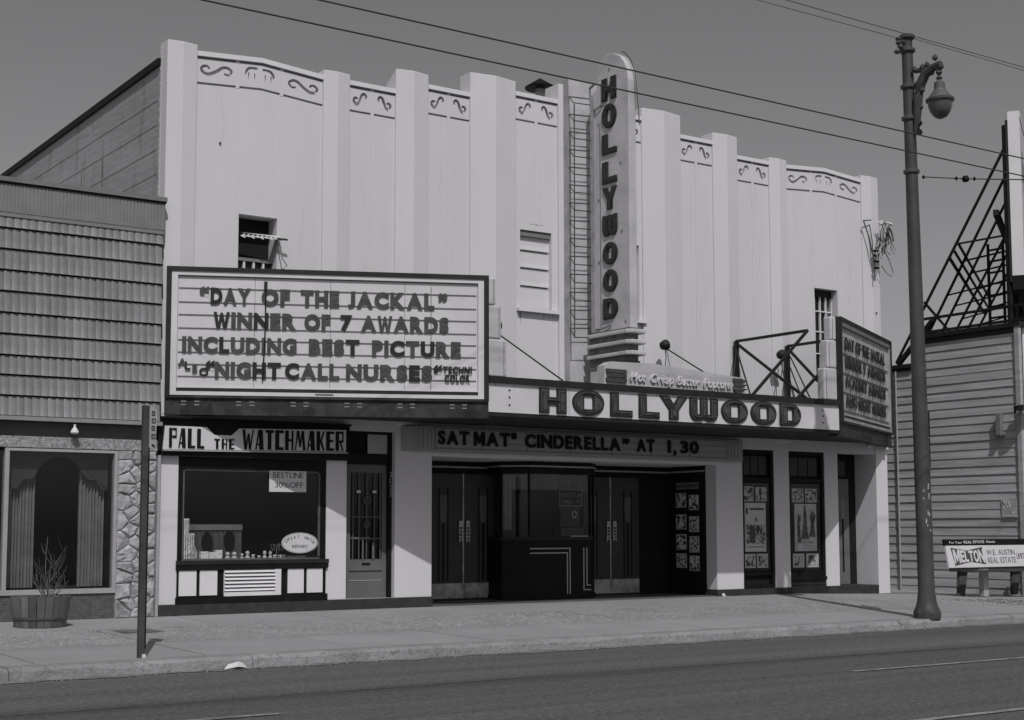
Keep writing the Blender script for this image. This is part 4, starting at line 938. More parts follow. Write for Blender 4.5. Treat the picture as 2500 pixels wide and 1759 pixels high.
# steel bracing behind the right board
tr = thing('sign_bracing', 'black steel angle bracing standing on the canopy behind the right readerboard', 'steel frame', (11.9, -1.1, 3.5))
def member(a, b, w=.045, nm='brace'): MB().bar(a, b, w).build(nm, STEEL, tr)
for x, yb in ((11.42, -2.0), (12.78, -1.5)):
    member((x, -.14, 3.5), (x, -.14, 4.83), .075, 'post'); member((x, -.14, 4.83), (x, yb, 4.83), .05, 'top_rail')
    member((x, -.16, 4.78), (x, yb - .02, 3.55)); 
member((11.42, -2.0, 4.83), (10.02, -1.96, 3.55)); member((12.7, -1.6, 4.6), (11.12, -1.96, 3.55))
member((11.42, -.14, 4.7), (10.05, -1.94, 3.55), .025); member((11.42, -.14, 4.7), (9.60, -1.94, 3.55), .018)
member((12.78, -.14, 4.55), (11.33, -1.94, 3.55), .02); member((12.78, -.14, 4.75), (11.6, -1.9, 3.55), .02); member((12.6, -.14, 4.55), (10.95, -1.94, 3.55), .018)
# neon skeleton at the right corner
ns = thing('neon_sign', 'tangled bare neon tube skeleton bracketed to the top right corner pilaster', 'neon sign', (15.55, -.25, 6.6))
random.seed(4)
mb = MB().tube([(15.10, -.1, 7.62), (15.22, -.15, 7.25), (15.28, -.15, 6.98), (15.36, -.15, 6.75), (15.36, -.15, 6.42)], .014, 5)
mb.tube([(15.10, -.1, 7.62), (15.34, -.1, 7.66)], .012, 4); mb.tube([(15.26, -.12, 7.56), (15.33, -.12, 7.2), (15.34, -.12, 6.9)], .014, 4); mb.build('bracket', DARKM, ns)
for k in range(14):
    c0 = (15.36 + random.random() * .25, 7.0 + random.random() * .4)
    MB().tube([(c0[0] + .10 * math.sin(t * .9 + k) * (1 - t * .05), -.2 - .02 * k, c0[1] + .08 + .17 * math.cos(t * .8 + k * .7) - t * .02) for t in range(8)], .012, 5).build('neon_tube', DARKM if k % 3 else BRIGHT, ns)
MB().tube([(15.55, -.2, 7.1), (15.74, -.2, 6.85), (15.86, -.2, 6.6), (15.80, -.2, 6.5), (15.66, -.2, 6.55), (15.5, -.2, 6.7)], .011, 5).build('neon_tube', MIDM, ns)
for z in (6.98, 6.88, 6.76, 6.62): part('insulator', BLACK, ns, 15.33, 15.44, -.2, -.14, z, z + .04)
for (a, b) in (((15.45, 7.62), (15.62, 7.5)), ((15.7, 7.64), (15.86, 7.62)), ((15.5, 7.45), (15.55, 7.66))): MB().bar((a[0], -.2, a[1]), (b[0], -.2, b[1]), .035).build('sign_scrap', WHITE2, ns)
# roof vent
rv = thing('roof_vent', 'dark conical cowl on the roof behind the parapet left of the pylon', 'roof vent', (8.36, 2.0, 8.0))
MB().lathe([(.09, 7.6), (.09, 9.88)], (8.36, 2.0, 0), 12).build('flue', BRIGHT, rv)
MB().lathe([(.29, 9.78), (.30, 9.81), (.16, 9.90), (.0, 10.0)], (8.36, 2.0, 0), 18).build('cowl', BLACK, rv)

# ================================================================== LEFT NEIGHBOUR
LN = thing('tiled_shop_building', 'low shop with ribbed metal tile front, arched curtain window and rock pillar', 'building', (-2, 0, 0))
part('shop_wall', CONC, LN, -8, -.02, .02, .3, 2.80, 6.1)
part('shop_wall', CONC, LN, -8, -.02, .3, 14, -.3, 6.0)if False else None
MB().box(-8, -.02, .3, 14, 5.6, 6.0).build('roof', CONC, LN)
part('shop_wall', INTER, LN, -8, -.02, 1.6, 1.7, 0, 5.6)
part('flashing', mat('flashing', .17, .1, 3, .6), LN, -8, -.03, -.19, .32, 6.085, 6.15); part('flashing', BLACK, LN, -8, -.035, -.17, .0, 6.06, 6.085)
# ribbed band
mb = MB(); x = -4.0; random.seed(8)
while x < -.06:
    w = .052; d_ = .008; mb.v_ = 0
    mb.add([(x, -.150, 5.66), (x + w * .7, -.150, 5.66), (x + w * .7, -.150, 6.06), (x, -.150, 6.06)], [(0, 1, 2, 3)])
    mb.add([(x + w * .7, -.150, 5.66), (x + w * .7, -.142, 5.66), (x + w * .7, -.142, 6.06), (x + w * .7, -.150, 6.06)], [(0, 1, 2, 3)])
    mb.add([(x + w * .7, -.142, 5.66), (x + w, -.142, 5.66), (x + w, -.142, 6.06), (x + w * .7, -.142, 6.06)], [(0, 1, 2, 3)])
    mb.add([(x + w, -.142, 5.66), (x + w, -.150, 5.66), (x + w, -.150, 6.06), (x + w, -.142, 6.06)], [(0, 1, 2, 3)]); x += w
o = mb.build('ribbed_band', TILEF, LN); o['kind'] = 'stuff'
part('band_backing', TILEF, LN, -8, -.05, -.141, .02, 5.60, 6.06)
# tiles
def tileshape(h):
    n = 7; w = .109; vs = []; fs = []; prof = (-.003, -.011, -.014, -.013, -.010, -.002, .004)
    for z, y, k_ in ((h + .02, .004, .5), (h * .5, -.008, .9), (.012, -.020, 1), (.0, -.026, 1.1)):
        for i in range(n): vs.append((i / (n - 1) * w, y + prof[i] * k_, z + (.004 * (i % 6 == 0) if z < .02 else 0)))
    for r in range(3):
        for i in range(n - 1): a = r * n + i; fs.append((a, a + 1, a + n + 1, a + n))
    b = len(vs)
    for y_ in (None, .02):
        for i in range(n): vs.append((i / (n - 1) * w, (-.026 + prof[i] * 1.1) if y_ is None else y_, .004 * (i % 6 == 0)))
    for i in range(n - 1): fs.append((b + i, b + i + 1, b + n + i + 1, b + n + i))
    me = bpy.data.meshes.new('roof_tile'); me.from_pydata(vs, [], fs); me.materials.append(TILE); me.update()
    for p in me.polygons[:18]: p.use_smooth = True
    return me
zb = [5.45, 5.155, 4.86, 4.565, 4.265, 3.97, 3.675, 3.40, 3.115, 2.83]; zt_ = [5.66] + zb[:-1]
for r, (z, zt) in enumerate(zip(zb, zt_)):
    me = tileshape(zt - z - .042)
    for k in range(22):
        o = inst(me, 'roof_tile', LN, (-.055 - .109 * (k + 1) - .012 * (r % 2), -.115 - .003 * r, z), (0, 0, 0)); o.rotation_euler = (random.uniform(-.006, .006), 0, random.uniform(-.004, .004))
    mb = MB()
    for k in range(22, 50):
        for v0 in (0,): mb.add([(-.055 - .109 * (k + 1) + v.co.x, -.115 - .003 * r + v.co.y, z + v.co.z) for v in me.vertices], [tuple(p.vertices) for p in me.polygons])
    o = mb.build('roof_tile_field', TILE, LN); o['kind'] = 'stuff'
part('tile_shadow_backing', BLACK, LN, -8, -.055, -.095, .02, 2.76, 5.60)  # black sheet showing between rows paints the tiles' overlap shadow lines
part('eave_trim', mat('eave_trim', .24, .08, 4, .6), LN, -8, -.04, -.20, -.08, 2.765, 2.82)
part('fascia_recess', LOBBY, LN, -8, -.02, .0, .3, 2.55, 2.80) if False else part('fascia_recess', mat('recess_board', .09, .1, 4, .8), LN, -8, -.02, -.02, .3, 2.55, 2.765)
part('pebble_band', STUCCO, LN, -8, -.06, -.06, .3, 2.40, 2.555)
bv(part('corner_trim', ALU, LN, -.055, -.015, -.10, .3, .0, 2.42), .004)
# window
WN = bpy.data.objects.new('shop_window', None); link(WN); WN.parent = LN; LOC[WN.name] = LOC[LN.name]
for a in ((-2.24, -2.18, .43, 2.39), (-.69, -.64, .43, 2.39), (-2.18, -.69, 2.35, 2.39), (-2.9, -.64, .36, .43)): part('window_frame', ALU, WN, a[0], a[1], -.05, .06, a[2], a[3])
part('window_frame', ALU, WN, -4.0, -2.9, -.05, .06, .36, .43)
part('pane', GLASS, WN, -2.18, -.69, .0, .006, .43, 2.35); part('pane', GLASS, WN, -3.8, -2.24, .0, .006, .43, 2.35)
part('window_reveal', INTER, WN, -.69, -.64, .06, 1.6, .43, 2.4); part('window_floor', mat('win_floor', .03), WN, -4, -.64, .02, 1.6, .40, .43); part('window_ceiling', INTER, WN, -4, -.64, .02, 1.6, 2.36, 2.40)
# valance board with scalloped arch
va = [(-2.17, 2.34), (-2.17, 1.82)]
for x_, z_ in ((-2.12, 1.83), (-2.09, 1.91), (-2.02, 1.97), (-1.96, 1.96), (-1.90, 1.99), (-1.84, 2.12), (-1.74, 2.22), (-1.62, 2.285), (-1.52, 2.295), (-1.42, 2.28), (-1.30, 2.20), (-1.22, 2.08), (-1.16, 2.0), (-1.10, 1.97), (-1.03, 1.965), (-.97, 1.90), (-.93, 1.83), (-.82, 1.82)): va.append((x_ + .12, z_))
va[0] = (-2.17, 2.34); va[1] = (-2.17, 1.83); va += [(-.70, 2.34)] if False else [(-.72, 1.82), (-.72, 2.34)]
MB().prismy(va, .14, .165).build('valance_board', VAL, WN)
for (a, b) in ((-2.10, -1.72), (-1.10, -.72)):
    mb = MB(); n = 60; ph = [random.uniform(.7, 1.3) for _ in range(n + 2)]
    for k in range(n + 1):
        x_ = a + (b - a) * k / n; y_ = .26 + .035 * math.sin(k * .85 * 1.0 + .4 * math.sin(k * .37)) ; mb.v += [(x_, y_, .45), (x_ , y_ * .9 + .03, 2.34)]
    for k in range(n): mb.f.append((2 * k, 2 * k + 2, 2 * k + 3, 2 * k + 1))
    mb.sm = True; mb.build('curtain', CURT, WN)
DT = mat('small_dado_tile', .10, .2, 20, .6, .1, 20)
part('dado', DT, LN, -8, -.64, -.02, .3, -.2, .36)
mb = MB()
for k in range(90):
    for r in range(9):
        x_ = -3.9 + k * .036; z_ = .005 + r * .039
        if x_ < -.68: mb.box(x_ + .002, x_ + .034, -.024, -.0205, z_ + .002, z_ + .037)
o = mb.build('dado_tiles', DT, LN); o['kind'] = 'stuff'
# rock pillar of single stones
part('pillar_core', MORTAR, LN, -.64, -.055, -.03, .3, -.05, 2.40)
random.seed(17); seeds = []; 
for r in range(15):
    nrow = 2 + (r % 2 == 0) 
    for c_ in range(nrow): seeds.append((-.60 + (c_ + .5) * .53 / nrow + random.uniform(-.07, .07), .0 + (r + .5) * .16 + random.uniform(-.06, .06)))
def clip(poly, mx_, my_, nx, ny):
    out = []
    for i in range(len(poly)):
        a = poly[i - 1]; b = poly[i]; da = (a[0] - mx_) * nx + (a[1] - my_) * ny; db = (b[0] - mx_) * nx + (b[1] - my_) * ny
        if (da <= 0) != (db <= 0): t = da / (da - db); out.append((a[0] + (b[0] - a[0]) * t, a[1] + (b[1] - a[1]) * t))
        if db <= 0: out.append(b)
    return out
for i, s0 in enumerate(seeds):
    poly = [(-.635, .0), (-.06, .0), (-.06, 2.395), (-.635, 2.395)]
    for j, s1 in enumerate(seeds):
        if i == j: continue
        dx, dz = s1[0] - s0[0], s1[1] - s0[1]; l = math.hypot(dx, dz)
        if l > .8: continue
        poly = clip(poly, (s0[0] + s1[0]) / 2 - dx / l * .003, (s0[1] + s1[1]) / 2 - dz / l * .003, dx / l, dz / l)
        if len(poly) < 3: break
    if len(poly) < 3: continue
    cx = sum(p[0] for p in poly) / len(poly); cz = sum(p[1] for p in poly) / len(poly); n = len(poly); mb = MB(); tx, tz = random.uniform(-.10, .10), random.uniform(-.12, .12); h_ = random.uniform(.02, .07)
    # subdivide the rim a little so the outline is broken
    P = []
    for k in range(n):
        a, b = poly[k], poly[(k + 1) % n]; P.append(a)
        if math.hypot(a[0] - b[0], a[1] - b[1]) > .08: P.append(((a[0] + b[0]) / 2 + random.uniform(-.006, .006), (a[1] + b[1]) / 2 + random.uniform(-.006, .006)))
    n = len(P); mb.v = [(x_, -.03, z_) for x_, z_ in P] + [(cx + (x_ - cx) * .93, -.045 - .01 * random.random(), cz + (z_ - cz) * .93) for x_, z_ in P] + \
        [(cx + (x_ - cx) * .68, -.045 - h_ * .55 + tx * (x_ - cx) + tz * (z_ - cz) + random.uniform(-.012, .012), cz + (z_ - cz) * .68) for x_, z_ in P] + [(cx, -.045 - h_ * .65 + random.uniform(-.01, .01), cz)]
    for k in range(n):
        k2 = (k + 1) % n; mb.f += [(k, k2, n + k2, n + k), (n + k, n + k2, 2 * n + k2, 2 * n + k), (2 * n + k, 2 * n + k2, 3 * n)]
    mb.build('stone', STONE, LN)
wl = thing('wall_lamp', 'small bare spotlight on the pebble band above the arched curtain window', 'wall lamp', (-1.32, -.06, 2.6))
MB().lathe([(.035, 0), (.06, .02), (.05, .05), (.018, .10), (.018, .14)], (-1.32, -.16, 2.60), 12).build('lamp_shade', WHITE2, wl)
MB().tube([(-1.32, -.16, 2.72), (-1.32, -.05, 2.76)], .012, 6).build('arm', MIDM, wl)

# ================================================================== RIGHT NEIGHBOUR AND BILLBOARD
RN = thing('sided_building', 'weathered grey building clad in horizontal wooden boards', 'building', (22, 4, -.2))
part('wall_backing', SIDEDK, RN, 19.53, 19.7, -.5, 2.35, -.35, 5.72); part('wall_backing', SIDEDK, RN, 19.53, 19.7, 2.35, 9, -.35, 5.08)
me1 = MB().prismx([(-.48, .0), (2.33, .0), (2.33, .004), (-.48, .004)], 0, 0.001)
def plank(y0, y1, h=.19):
    mb = MB(); mb.add([(-.026, y0, 0), (-.026, y1, 0), (-.006, y1, h + .012), (-.006, y0, h + .012), (.02, y0, 0), (.02, y1, 0), (.02, y1, h + .012), (.02, y0, h + .012)],
        [(0, 1, 2, 3), (0, 4, 5, 1), (0, 3, 7, 4), (1, 5, 6, 2), (3, 2, 6, 7)]); return mb.mesh('plank', SIDING)
pa, pb, pc_ = plank(-.46, 2.35), plank(2.35, 6.2), plank(-.46, 6.2)
for k in range(31):
    z = -.245 + k * .1935
    if k % 3 == 0 and z < 4.85: inst(pc_, 'plank', RN, (19.53 + random.uniform(-.004, .004), 0, z + random.uniform(-.006, .006)), (0, 0, 0))
    else:
        if z < 5.55: inst(pa, 'plank', RN, (19.53 + random.uniform(-.005, .005), 0, z + random.uniform(-.006, .006)), (random.uniform(-.0015, .0015), 0, 0))
        if z < 4.85: inst(pb, 'plank', RN, (19.53 + random.uniform(-.005, .005), 0, z + random.uniform(-.006, .006)))
bv(part('corner_board', SIDING, RN, 19.46, 19.56, -.58, -.46, -.25, 5.70), .004)
part('roof_cap', DARK, RN, 19.44, 26, -.62, 2.38, 5.70, 5.80); part('roof_cap', DARK, RN, 19.44, 26, 2.38, 9, 5.06, 5.15)
part('front_wall', WHITE2, RN, 19.6, 26, -.50, -.45, -.35, 5.7); part('shop_front_trim', SIGNW, RN, 19.6, 19.75, -.56, -.50, .0, 3.7)
part('rear_wall', SIDEDK, RN, 19.7, 26, 8.8, 9, -.35, 5)
um = thing('wall_lamp', 'dark lantern bracket at the near front corner of the boarded building', 'wall lamp', (19.45, -.5, 3.7))
MB().bar((19.42, -.45, 3.80), (19.2, -.62, 3.92), .04).build('arm', BLACK, um); MB().lathe([(.02, .0), (.14, -.02), (.2, -.12), (.05, -.13)], (19.35, -.72, 3.95), 10).build('lamp_shade', BLACK, um)
mb = thing('meter_box', 'narrow grey utility box screwed to the boarded side wall', 'utility box', (19.45, 0, 3.3))
part('box_body', mat('meter_grey', .20, .2, 6, .6), mb, 19.38, 19.50, -.08, .03, 3.33, 3.80); part('box_lid', DARKM, mb, 19.36, 19.50, -.09, .04, 3.27, 3.33)
nt_ = thing('wall_notice', 'small faded notice with pale scribbled marks on the boarded wall above the bench', 'notice', (19.47, -.2, 1.5))
part('notice_board', SIDING, nt_, 19.480, 19.49, -.38, .02, 1.5, 1.92)
random.seed(2)
for k in range(11):
    y = -.34 + random.random() * .32; z = 1.62 + random.random() * .24; MB().bar((19.476, y, z), (19.476, y + random.uniform(-.05, .05), z + random.uniform(-.09, .09)), .018).build('paint_mark', PAPER, nt_)
part('paint_mark', PAPER, nt_, 19.474, 19.479, -.36, -.02, 1.52, 1.555)
dp = solo('downpipe', MB().tube([(19.46, 2.9, -.15), (19.46, 2.9, 5.0)], .02, 6), ALU, 'thin pale pipe running up the boarded wall beside the theatre corner', 'pipe')
# billboard
bb = thing('billboard', 'tall rooftop billboard seen nearly edge on, white frame, back-braced in black steel', 'billboard', (21.5, 1.5, 5.8))
DV = Vector((.839, .545, 0)); NV = Vector((.545, -.839, 0)); P0 = Vector((20.52, .30, 0))
def bp(s, n, z): return P0 + DV * s + NV * n + Vector((0, 0, z))
def slab3(nm, m, s0, s1, n0, n1, z0, z1):
    mb = MB(); vs = [bp(s, n, z) for z in (z0, z1) for s, n in ((s0, n0), (s1, n0), (s1, n1), (s0, n1))]
    mb.add(vs, [(0, 3, 2, 1), (4, 5, 6, 7), (0, 1, 5, 4), (1, 2, 6, 5), (2, 3, 7, 6), (3, 0, 4, 7)]); return mb.build(nm, m, bb)
slab3('frame', WHITE2, -.02, .10, .0, .26, 7.05, 10.9)
slab3('frame', STEEL, -.04, .06, -.06, .0, 6.9, 10.7)
slab3('poster_face', SIGNW, .10, 11, .20, .25, 7.15, 10.8); slab3('frame', WHITE2, .10, 11, .18, .27, 10.8, 10.9); slab3('frame', BLACK, -.02, 11, .0, .30, 6.72, 7.05)
slab3('poster_back', STEEL, .10, 11, .12, .16, 7.1, 10.75)
random.seed(6)
for k in range(10): s = .6 + k * .5; z = 9.6 - k * .2 + random.uniform(-.5, .5); slab3('poster_print', image_print('bbp%d' % (k % 3), .03, .3, 2.5), s, s + .35, .252, .256, z - .5, z + .2)
for k in range(6):
    s = .05 + k * 1.9
    st_ = lambda a, b, w=.05, nm='brace': MB().bar(a, b, w).build(nm, STEEL, bb)
    top = bp(s, -.05, 10.15 if k < 3 else 9.9); foot = Vector((top.x, top.y + 3.42, 5.35 if k < 1 else 5.15))
    st_(top, foot); st_(bp(s, -.08, 5.8), bp(s, -.08, 10.6), .09, 'post')
    t1 = top.lerp(foot, .44); st_(t1, (bp(s, -.05, 8.02)), .04)
    if k: t2 = top.lerp(foot, .60); st_(t2, (bp(s, -.05, 7.3)), .035)
def along(y, z, s1, w): a = Vector((20.52, .35 + y, z)); MB().bar(a, a + DV * s1, w).build('girt', STEEL, bb)
along(1.45, 8.05, 10, .05); along(1.58, 7.90, 10, .05); along(1.72, 7.74, 10, .06); along(.35, 8.6, 10, .13); along(2.5, 6.75, 8, .05)
for z in (6.35, 6.02): MB().bar((20.55, 3.1, z), (20.52, -.4, z), .06).build('girt', STEEL, bb)
MB().bar((20.5, 3.7, 5.3), (20.52, 2.6, 6.3), .1).build('brace', STEEL, bb); MB().bar((20.5, 3.0, 6.1), (20.52, 2.0, 5.8), .09).build('brace', STEEL, bb)
lad = thing('roof_ladder', 'black steel ladder standing upright among the billboard braces', 'ladder', (20.9, 1.2, 5.8))
for y in (1.32, .90): MB().bar((21.0, y, 5.8), (21.0, y, 8.0), .05).build('stile', STEEL, lad)
for k in range(8): MB().bar((21.0, 1.32, 5.95 + k * .27), (21.0, .90, 5.95 + k * .27), .045).build('rung', STEEL, lad)

# ================================================================== STREET FURNITURE
sl = thing('street_lamp', 'tall dark iron street lamp post with ornate bracket and teardrop lantern', 'street lamp', (10.04, -5.69, -.105))
cx, cy = 10.04, -5.69
prof = [(.19, -.11), (.195, -.06), (.19, 0), (.185, .03), (.165, .08), (.145, .15), (.138, .22), (.126, .3), (.123, 1.2), (.116, 3.0), (.105, 5.0), (.093, 7.0), (.086, 8.6)]
mb = MB().lathe(prof, (cx, cy, 0), 24); mb.sm = True; mb.build('pole', LAMPM, sl)
mb = MB()
for a in range(6): mb.lathe([(.05, -.12), (.06, -.02), (.03, .05)], (cx + .15 * math.cos(a * 1.047), cy + .15 * math.sin(a * 1.047), 0), 8)
mb.build('base_scroll', LAMPM, sl)
CHIP = mat('paint_chip', .42, .2, 20, .8); random.seed(9)
for k in range(9):
    z = random.choice((1.35, 1.4, 1.25, 1.75, 1.1)) + random.uniform(-.12, .12); a = R(random.uniform(205, 262)); r_ = .122
    h_ = random.uniform(.02, .09); mb = MB(); mb.prismy([(0, 0), (.018, .012), (.022, h_), (.006, h_ + .015)], -.004, 0)
    mb.rot(Matrix.Translation((cx + r_ * math.cos(a), cy + r_ * math.sin(a), z)) @ Matrix.Rotation(a + math.pi / 2, 4, 'Z')).build('paint_chip', CHIP, sl)
for z in (6.68, 7.52, 8.02, 8.60): MB().lathe([(.095, 0), (.125, .02), (.125, .06), (.095, .08)], (cx, cy, z), 20).build('band', DARKM, sl)
MB().lathe([(.08, 8.66), (.08, 8.80), (.125, 8.83), (.125, 8.87), (.10, 8.89)], (cx, cy, 0), 20).build('cap', LAMPM, sl)
mb = MB()                                                          # cable clamp and insulators at the top
mb.tube([(cx, cy, 8.66), (cx - .22, cy - .02, 8.66)], .03, 6); mb.lathe([(.03, 0), (.05, .03), (.03, .06), (.05, .09), (.03, .12)], (cx - .2, cy, 8.70), 8); mb.lathe([(.03, 0), (.05, .03), (.03, .06)], (cx - .24, cy, 8.55), 8); mb.lathe([(.03, 0), (.045, .03), (.03, .06)], (cx - .08, cy, 8.74), 8)
mb.build('cable_clamp', DARKM, sl)
arm = [(0, 7.30), (.03, 7.55), (.06, 7.85), (.12, 8.05), (.22, 8.18), (.36, 8.24), (.52, 8.26)]
mb = MB().tube([(cx, cy - .12 - y, z) for y, z in arm], [.045, .06, .075, .08, .075, .065, .06], 8)
mb.tube([(cx, cy - .14, 8.28), (cx, cy - .26, 8.26), (cx, cy - .36, 8.22)], .04, 6); mb.tube([(cx, cy - .14, 8.08), (cx, cy - .26, 8.02)], .03, 6)
for (y, z) in ((.24, 8.30), (.5, 8.38), (.40, 8.18), (.10, 8.3), (.22, 7.95), (.16, 7.7), (.13, 7.45), (.15, 7.3), (.6, 8.22), (.32, 8.32)): mb.lathe([(.01, -.05), (.045, -.02), (.04, .02), (.01, .05)], (cx + random.uniform(-.02, .02), cy - y - .05, z), 8)
mb.build('bracket_arm', LAMPM, sl)
lx, ly = cx, cy - .60
MB().lathe([(.03, 8.25), (.05, 8.13), (.02, 8.09), (.05, 8.05), (.02, 8.0)], (lx, ly, 0), 10).build('hanger', LAMPM, sl)
mb = MB().lathe([(.03, 8.02), (.08, 7.98), (.085, 7.88), (.10, 7.85), (.155, 7.78), (.19, 7.72)], (lx, ly, 0), 20); mb.build('lantern_hood', mat('lantern_hood', .10, .1, 5, .5), sl)
MB().lathe([(.20, 7.735), (.215, 7.72), (.215, 7.69), (.19, 7.68)], (lx, ly, 0), 22).build('lantern_ring', DARKM, sl)
mb = MB().lathe([(.188, 7.69), (.18, 7.61), (.15, 7.52), (.10, 7.45), (.04, 7.42), (.005, 7.415)], (lx, ly, 0), 22); mb.sm = True; mb.build('lantern_globe', GLOBE, sl)
ps = thing('parking_sign', 'thin black sign plate seen edge on, fixed to the right side of the lamp post', 'sign', (10.28, -5.69, 2.2))
for z0, z1, a in ((2.66, 3.06, 52), (2.20, 2.64, 49)):
    M = Matrix.Translation((10.18, -5.70, 0)) @ Matrix.Rotation(R(a), 4, 'Z')
    MB().box(-.02, .34, -.012, .012, z0, z1).rot(M).build('sign_plate', BLACK, ps)
sl.rotation_euler = (-.0048, -.0069, 0); sl.scale = (1, 1, 1.014)          # the post leans a little
# span wire with insulator
sp = thing('span_wire', 'span wire with a dark ball insulator leaving the lamp post towards the street', 'wire', (10.04, -6.6, 6.4))
pts = [(10.04, -5.82, 6.71), (10.04, -6.62, 6.52), (10.04, -7.62, 6.31), (10.04, -9.0, 6.05), (10.04, -14, 5.75), (10.04, -26, 6.4)]
MB().tube(pts, .009, 5).build('wire_run', WIRE, sp)
MB().lathe([(.01, -.06), (.05, -.03), (.05, .03), (.01, .06)], n=10).rot(Matrix.Translation((10.04, -6.64, 6.515)) @ Matrix.Rotation(R(90), 4, 'X')).build('insulator', BLACK, sp)
for y, z in ((-6.47, 6.555), (-6.80, 6.485), (-5.85, 6.70)): MB().lathe([(.01, -.03), (.025, 0), (.01, .03)], (10.04, y, z), 8).build('clamp', BLACK, sp)
def wire(y, z, r_, label, x0=-30, x1=60, sag=.0):
    n = 16; solo('overhead_wire', MB().tube([(x0 + (x1 - x0) * k / n, y, z + sag * math.sin(math.pi * (k / n))) for k in range(n + 1)], r_, 5), WIRE, label, 'wire', loc=((x0 + x1) / 2, y, z))
wire(-8.75, 5.93, .009, 'lower trolley wire crossing in front of the vertical sign letters')
wire(-8.75, 6.17, .009, 'upper trolley wire crossing the rounded top of the vertical sign')
def wire2(a, b, r_, label, y=-5.82):
    solo('overhead_wire', MB().tube([(a[0] + (b[0] - a[0]) * k / 10, y, a[1] + (b[1] - a[1]) * k / 10) for k in range(11)], r_, 5), WIRE, label, 'wire', loc=((a[0] + b[0]) / 2, y, a[1]))
wire2((-30, 9.05), (9.78, 8.94), .006, 'upper thin cable arriving at the lamp post top from the left')
wire2((-30, 8.66), (9.78, 8.84), .005, 'lower thin cable arriving at the lamp post top from the left')
wire2((9.97, 8.94), (60, 8.94), .006, 'upper thin cable leaving the lamp post top to the right')
wire2((9.97, 8.90), (60, 8.62), .005, 'lower thin cable leaving the lamp post top to the right')
# small street sign post on the left
sg = thing('sign_post', 'slim dark steel post with a narrow pale street plate at the kerb', 'sign post', (-2.30, -5.49, -.1))
bv(part('post', POSTM, sg, -2.345, -2.265, -5.52, -5.46, -.1, 2.585), .006); part('post_foot', PAPER, sg, -2.31, -2.27, -5.535, -5.522, -.1, -.06)
part('post_slot', BLACK, sg, -2.283, -2.268, -5.523, -5.5205, .0, 2.1)
M = Matrix.Translation((-2.283, -5.53, 0)) @ Matrix.Rotation(R(12), 4, 'Z')
PL = mat('street_plate', .36, .08, 9, .5)
MB().prismy([(0, 2.13), (.078, 2.10), (.085, 2.53), (0, 2.59)], -.012, 0).rot(M).build('sign_plate', PL, sg)
for k, z in enumerate((2.50, 2.42, 2.34, 2.25)):
    w = .04 if k % 2 == 0 else .05
    f_ = MB(); 
    for (a, b, c_, d2) in ((.02, .02 + w, z - .025, z - .017), (.02, .02 + w, z + .017, z + .025), (.02, .028, z - .017, z + .017), (.012 + w, .02 + w, z - .017, z + .017), (.036, .046, z - .006, z + .006)): f_.box(a, b, -.0165, -.0122, c_, d2)
    f_.rot(M).build('plate_mark', DARK, sg)
MB().bar((.025, 0, 2.165), (.06, 0, 2.145), .014).rot(M @ Matrix.Translation((0, -.0165, 0))).build('plate_mark', DARK, sg)
# barrel planter and bare shrub
bx, by = -2.0, -1.02; bz = zw(0, by)
br = thing('barrel_planter', 'half barrel planter of mismatched wooden staves below the curtained window', 'planter', (bx, by, bz))
n = 22
for k in range(n):
    a0 = 2 * math.pi * k / n + .012; a1 = 2 * math.pi * (k + 1) / n - .012; mb = MB(); pr_ = [(.325, 0), (.352, .14), (.372, .27), (.385, .40)]
    for r_, z in pr_:
        for rr in (r_, r_ - .022): mb.v += [(bx + rr * math.cos(a0), by + rr * math.sin(a0), bz + z), (bx + rr * math.cos(a1), by + rr * math.sin(a1), bz + z)]
    for i in range(3):
        q = i * 4; mb.f += [(q, q + 1, q + 5, q + 4), (q + 2, q + 6, q + 7, q + 3), (q, q + 4, q + 6, q + 2), (q + 1, q + 3, q + 7, q + 5)]
    mb.f += [(0, 2, 3, 1), (12, 13, 15, 14)]; mb.build('stave', WOOD, br)
MB().lathe([(.348, 0), (.356, .005), (.357, .03), (.349, .035)], (bx, by, bz + .10), 28).build('hoop', DARKM, br)
MB().lathe([(.01, .33), (.2, .345), (.35, .335)], (bx, by, bz), 18).build('soil', SOIL, br)
sh = thing('bare_shrub', 'leafless young shrub with upright curving twigs growing in the barrel', 'shrub', (bx + .1, by, bz + .33))
random.seed(31); mb = MB()
def twig(p, d, l, r_, dep):
    pts = [p]; q = Vector(p); dd = Vector(d)
    for k in range(5): dd = (dd + Vector((random.uniform(-.12, .12), random.uniform(-.12, .12), .16))).normalized(); q = q + dd * l / 5; pts.append(tuple(q))
    mb.tube(pts, r_, 4, taper=r_ * .5)
    if dep: 
        for k in range(3): i = random.randint(1, 4); a = random.uniform(0, 6.28); twig(pts[i], (math.cos(a) * .7, math.sin(a) * .7, .7), l * .55, r_ * .6, dep - 1)
for k in range(10): a = k * 2 * math.pi / 10; twig((bx + .1, by, bz + .34), (math.cos(a) * .9, math.sin(a) * .9, .35 + .8 * random.random()), random.uniform(.26, .46), .0065, 1)
twig((bx + .1, by, bz + .34), (0, 0, 1), .85, .008, 2); twig((bx + .1, by, bz + .34), (.1, 0, 1), .6, .007, 2)
mb.build('twigs', TWIG, sh)
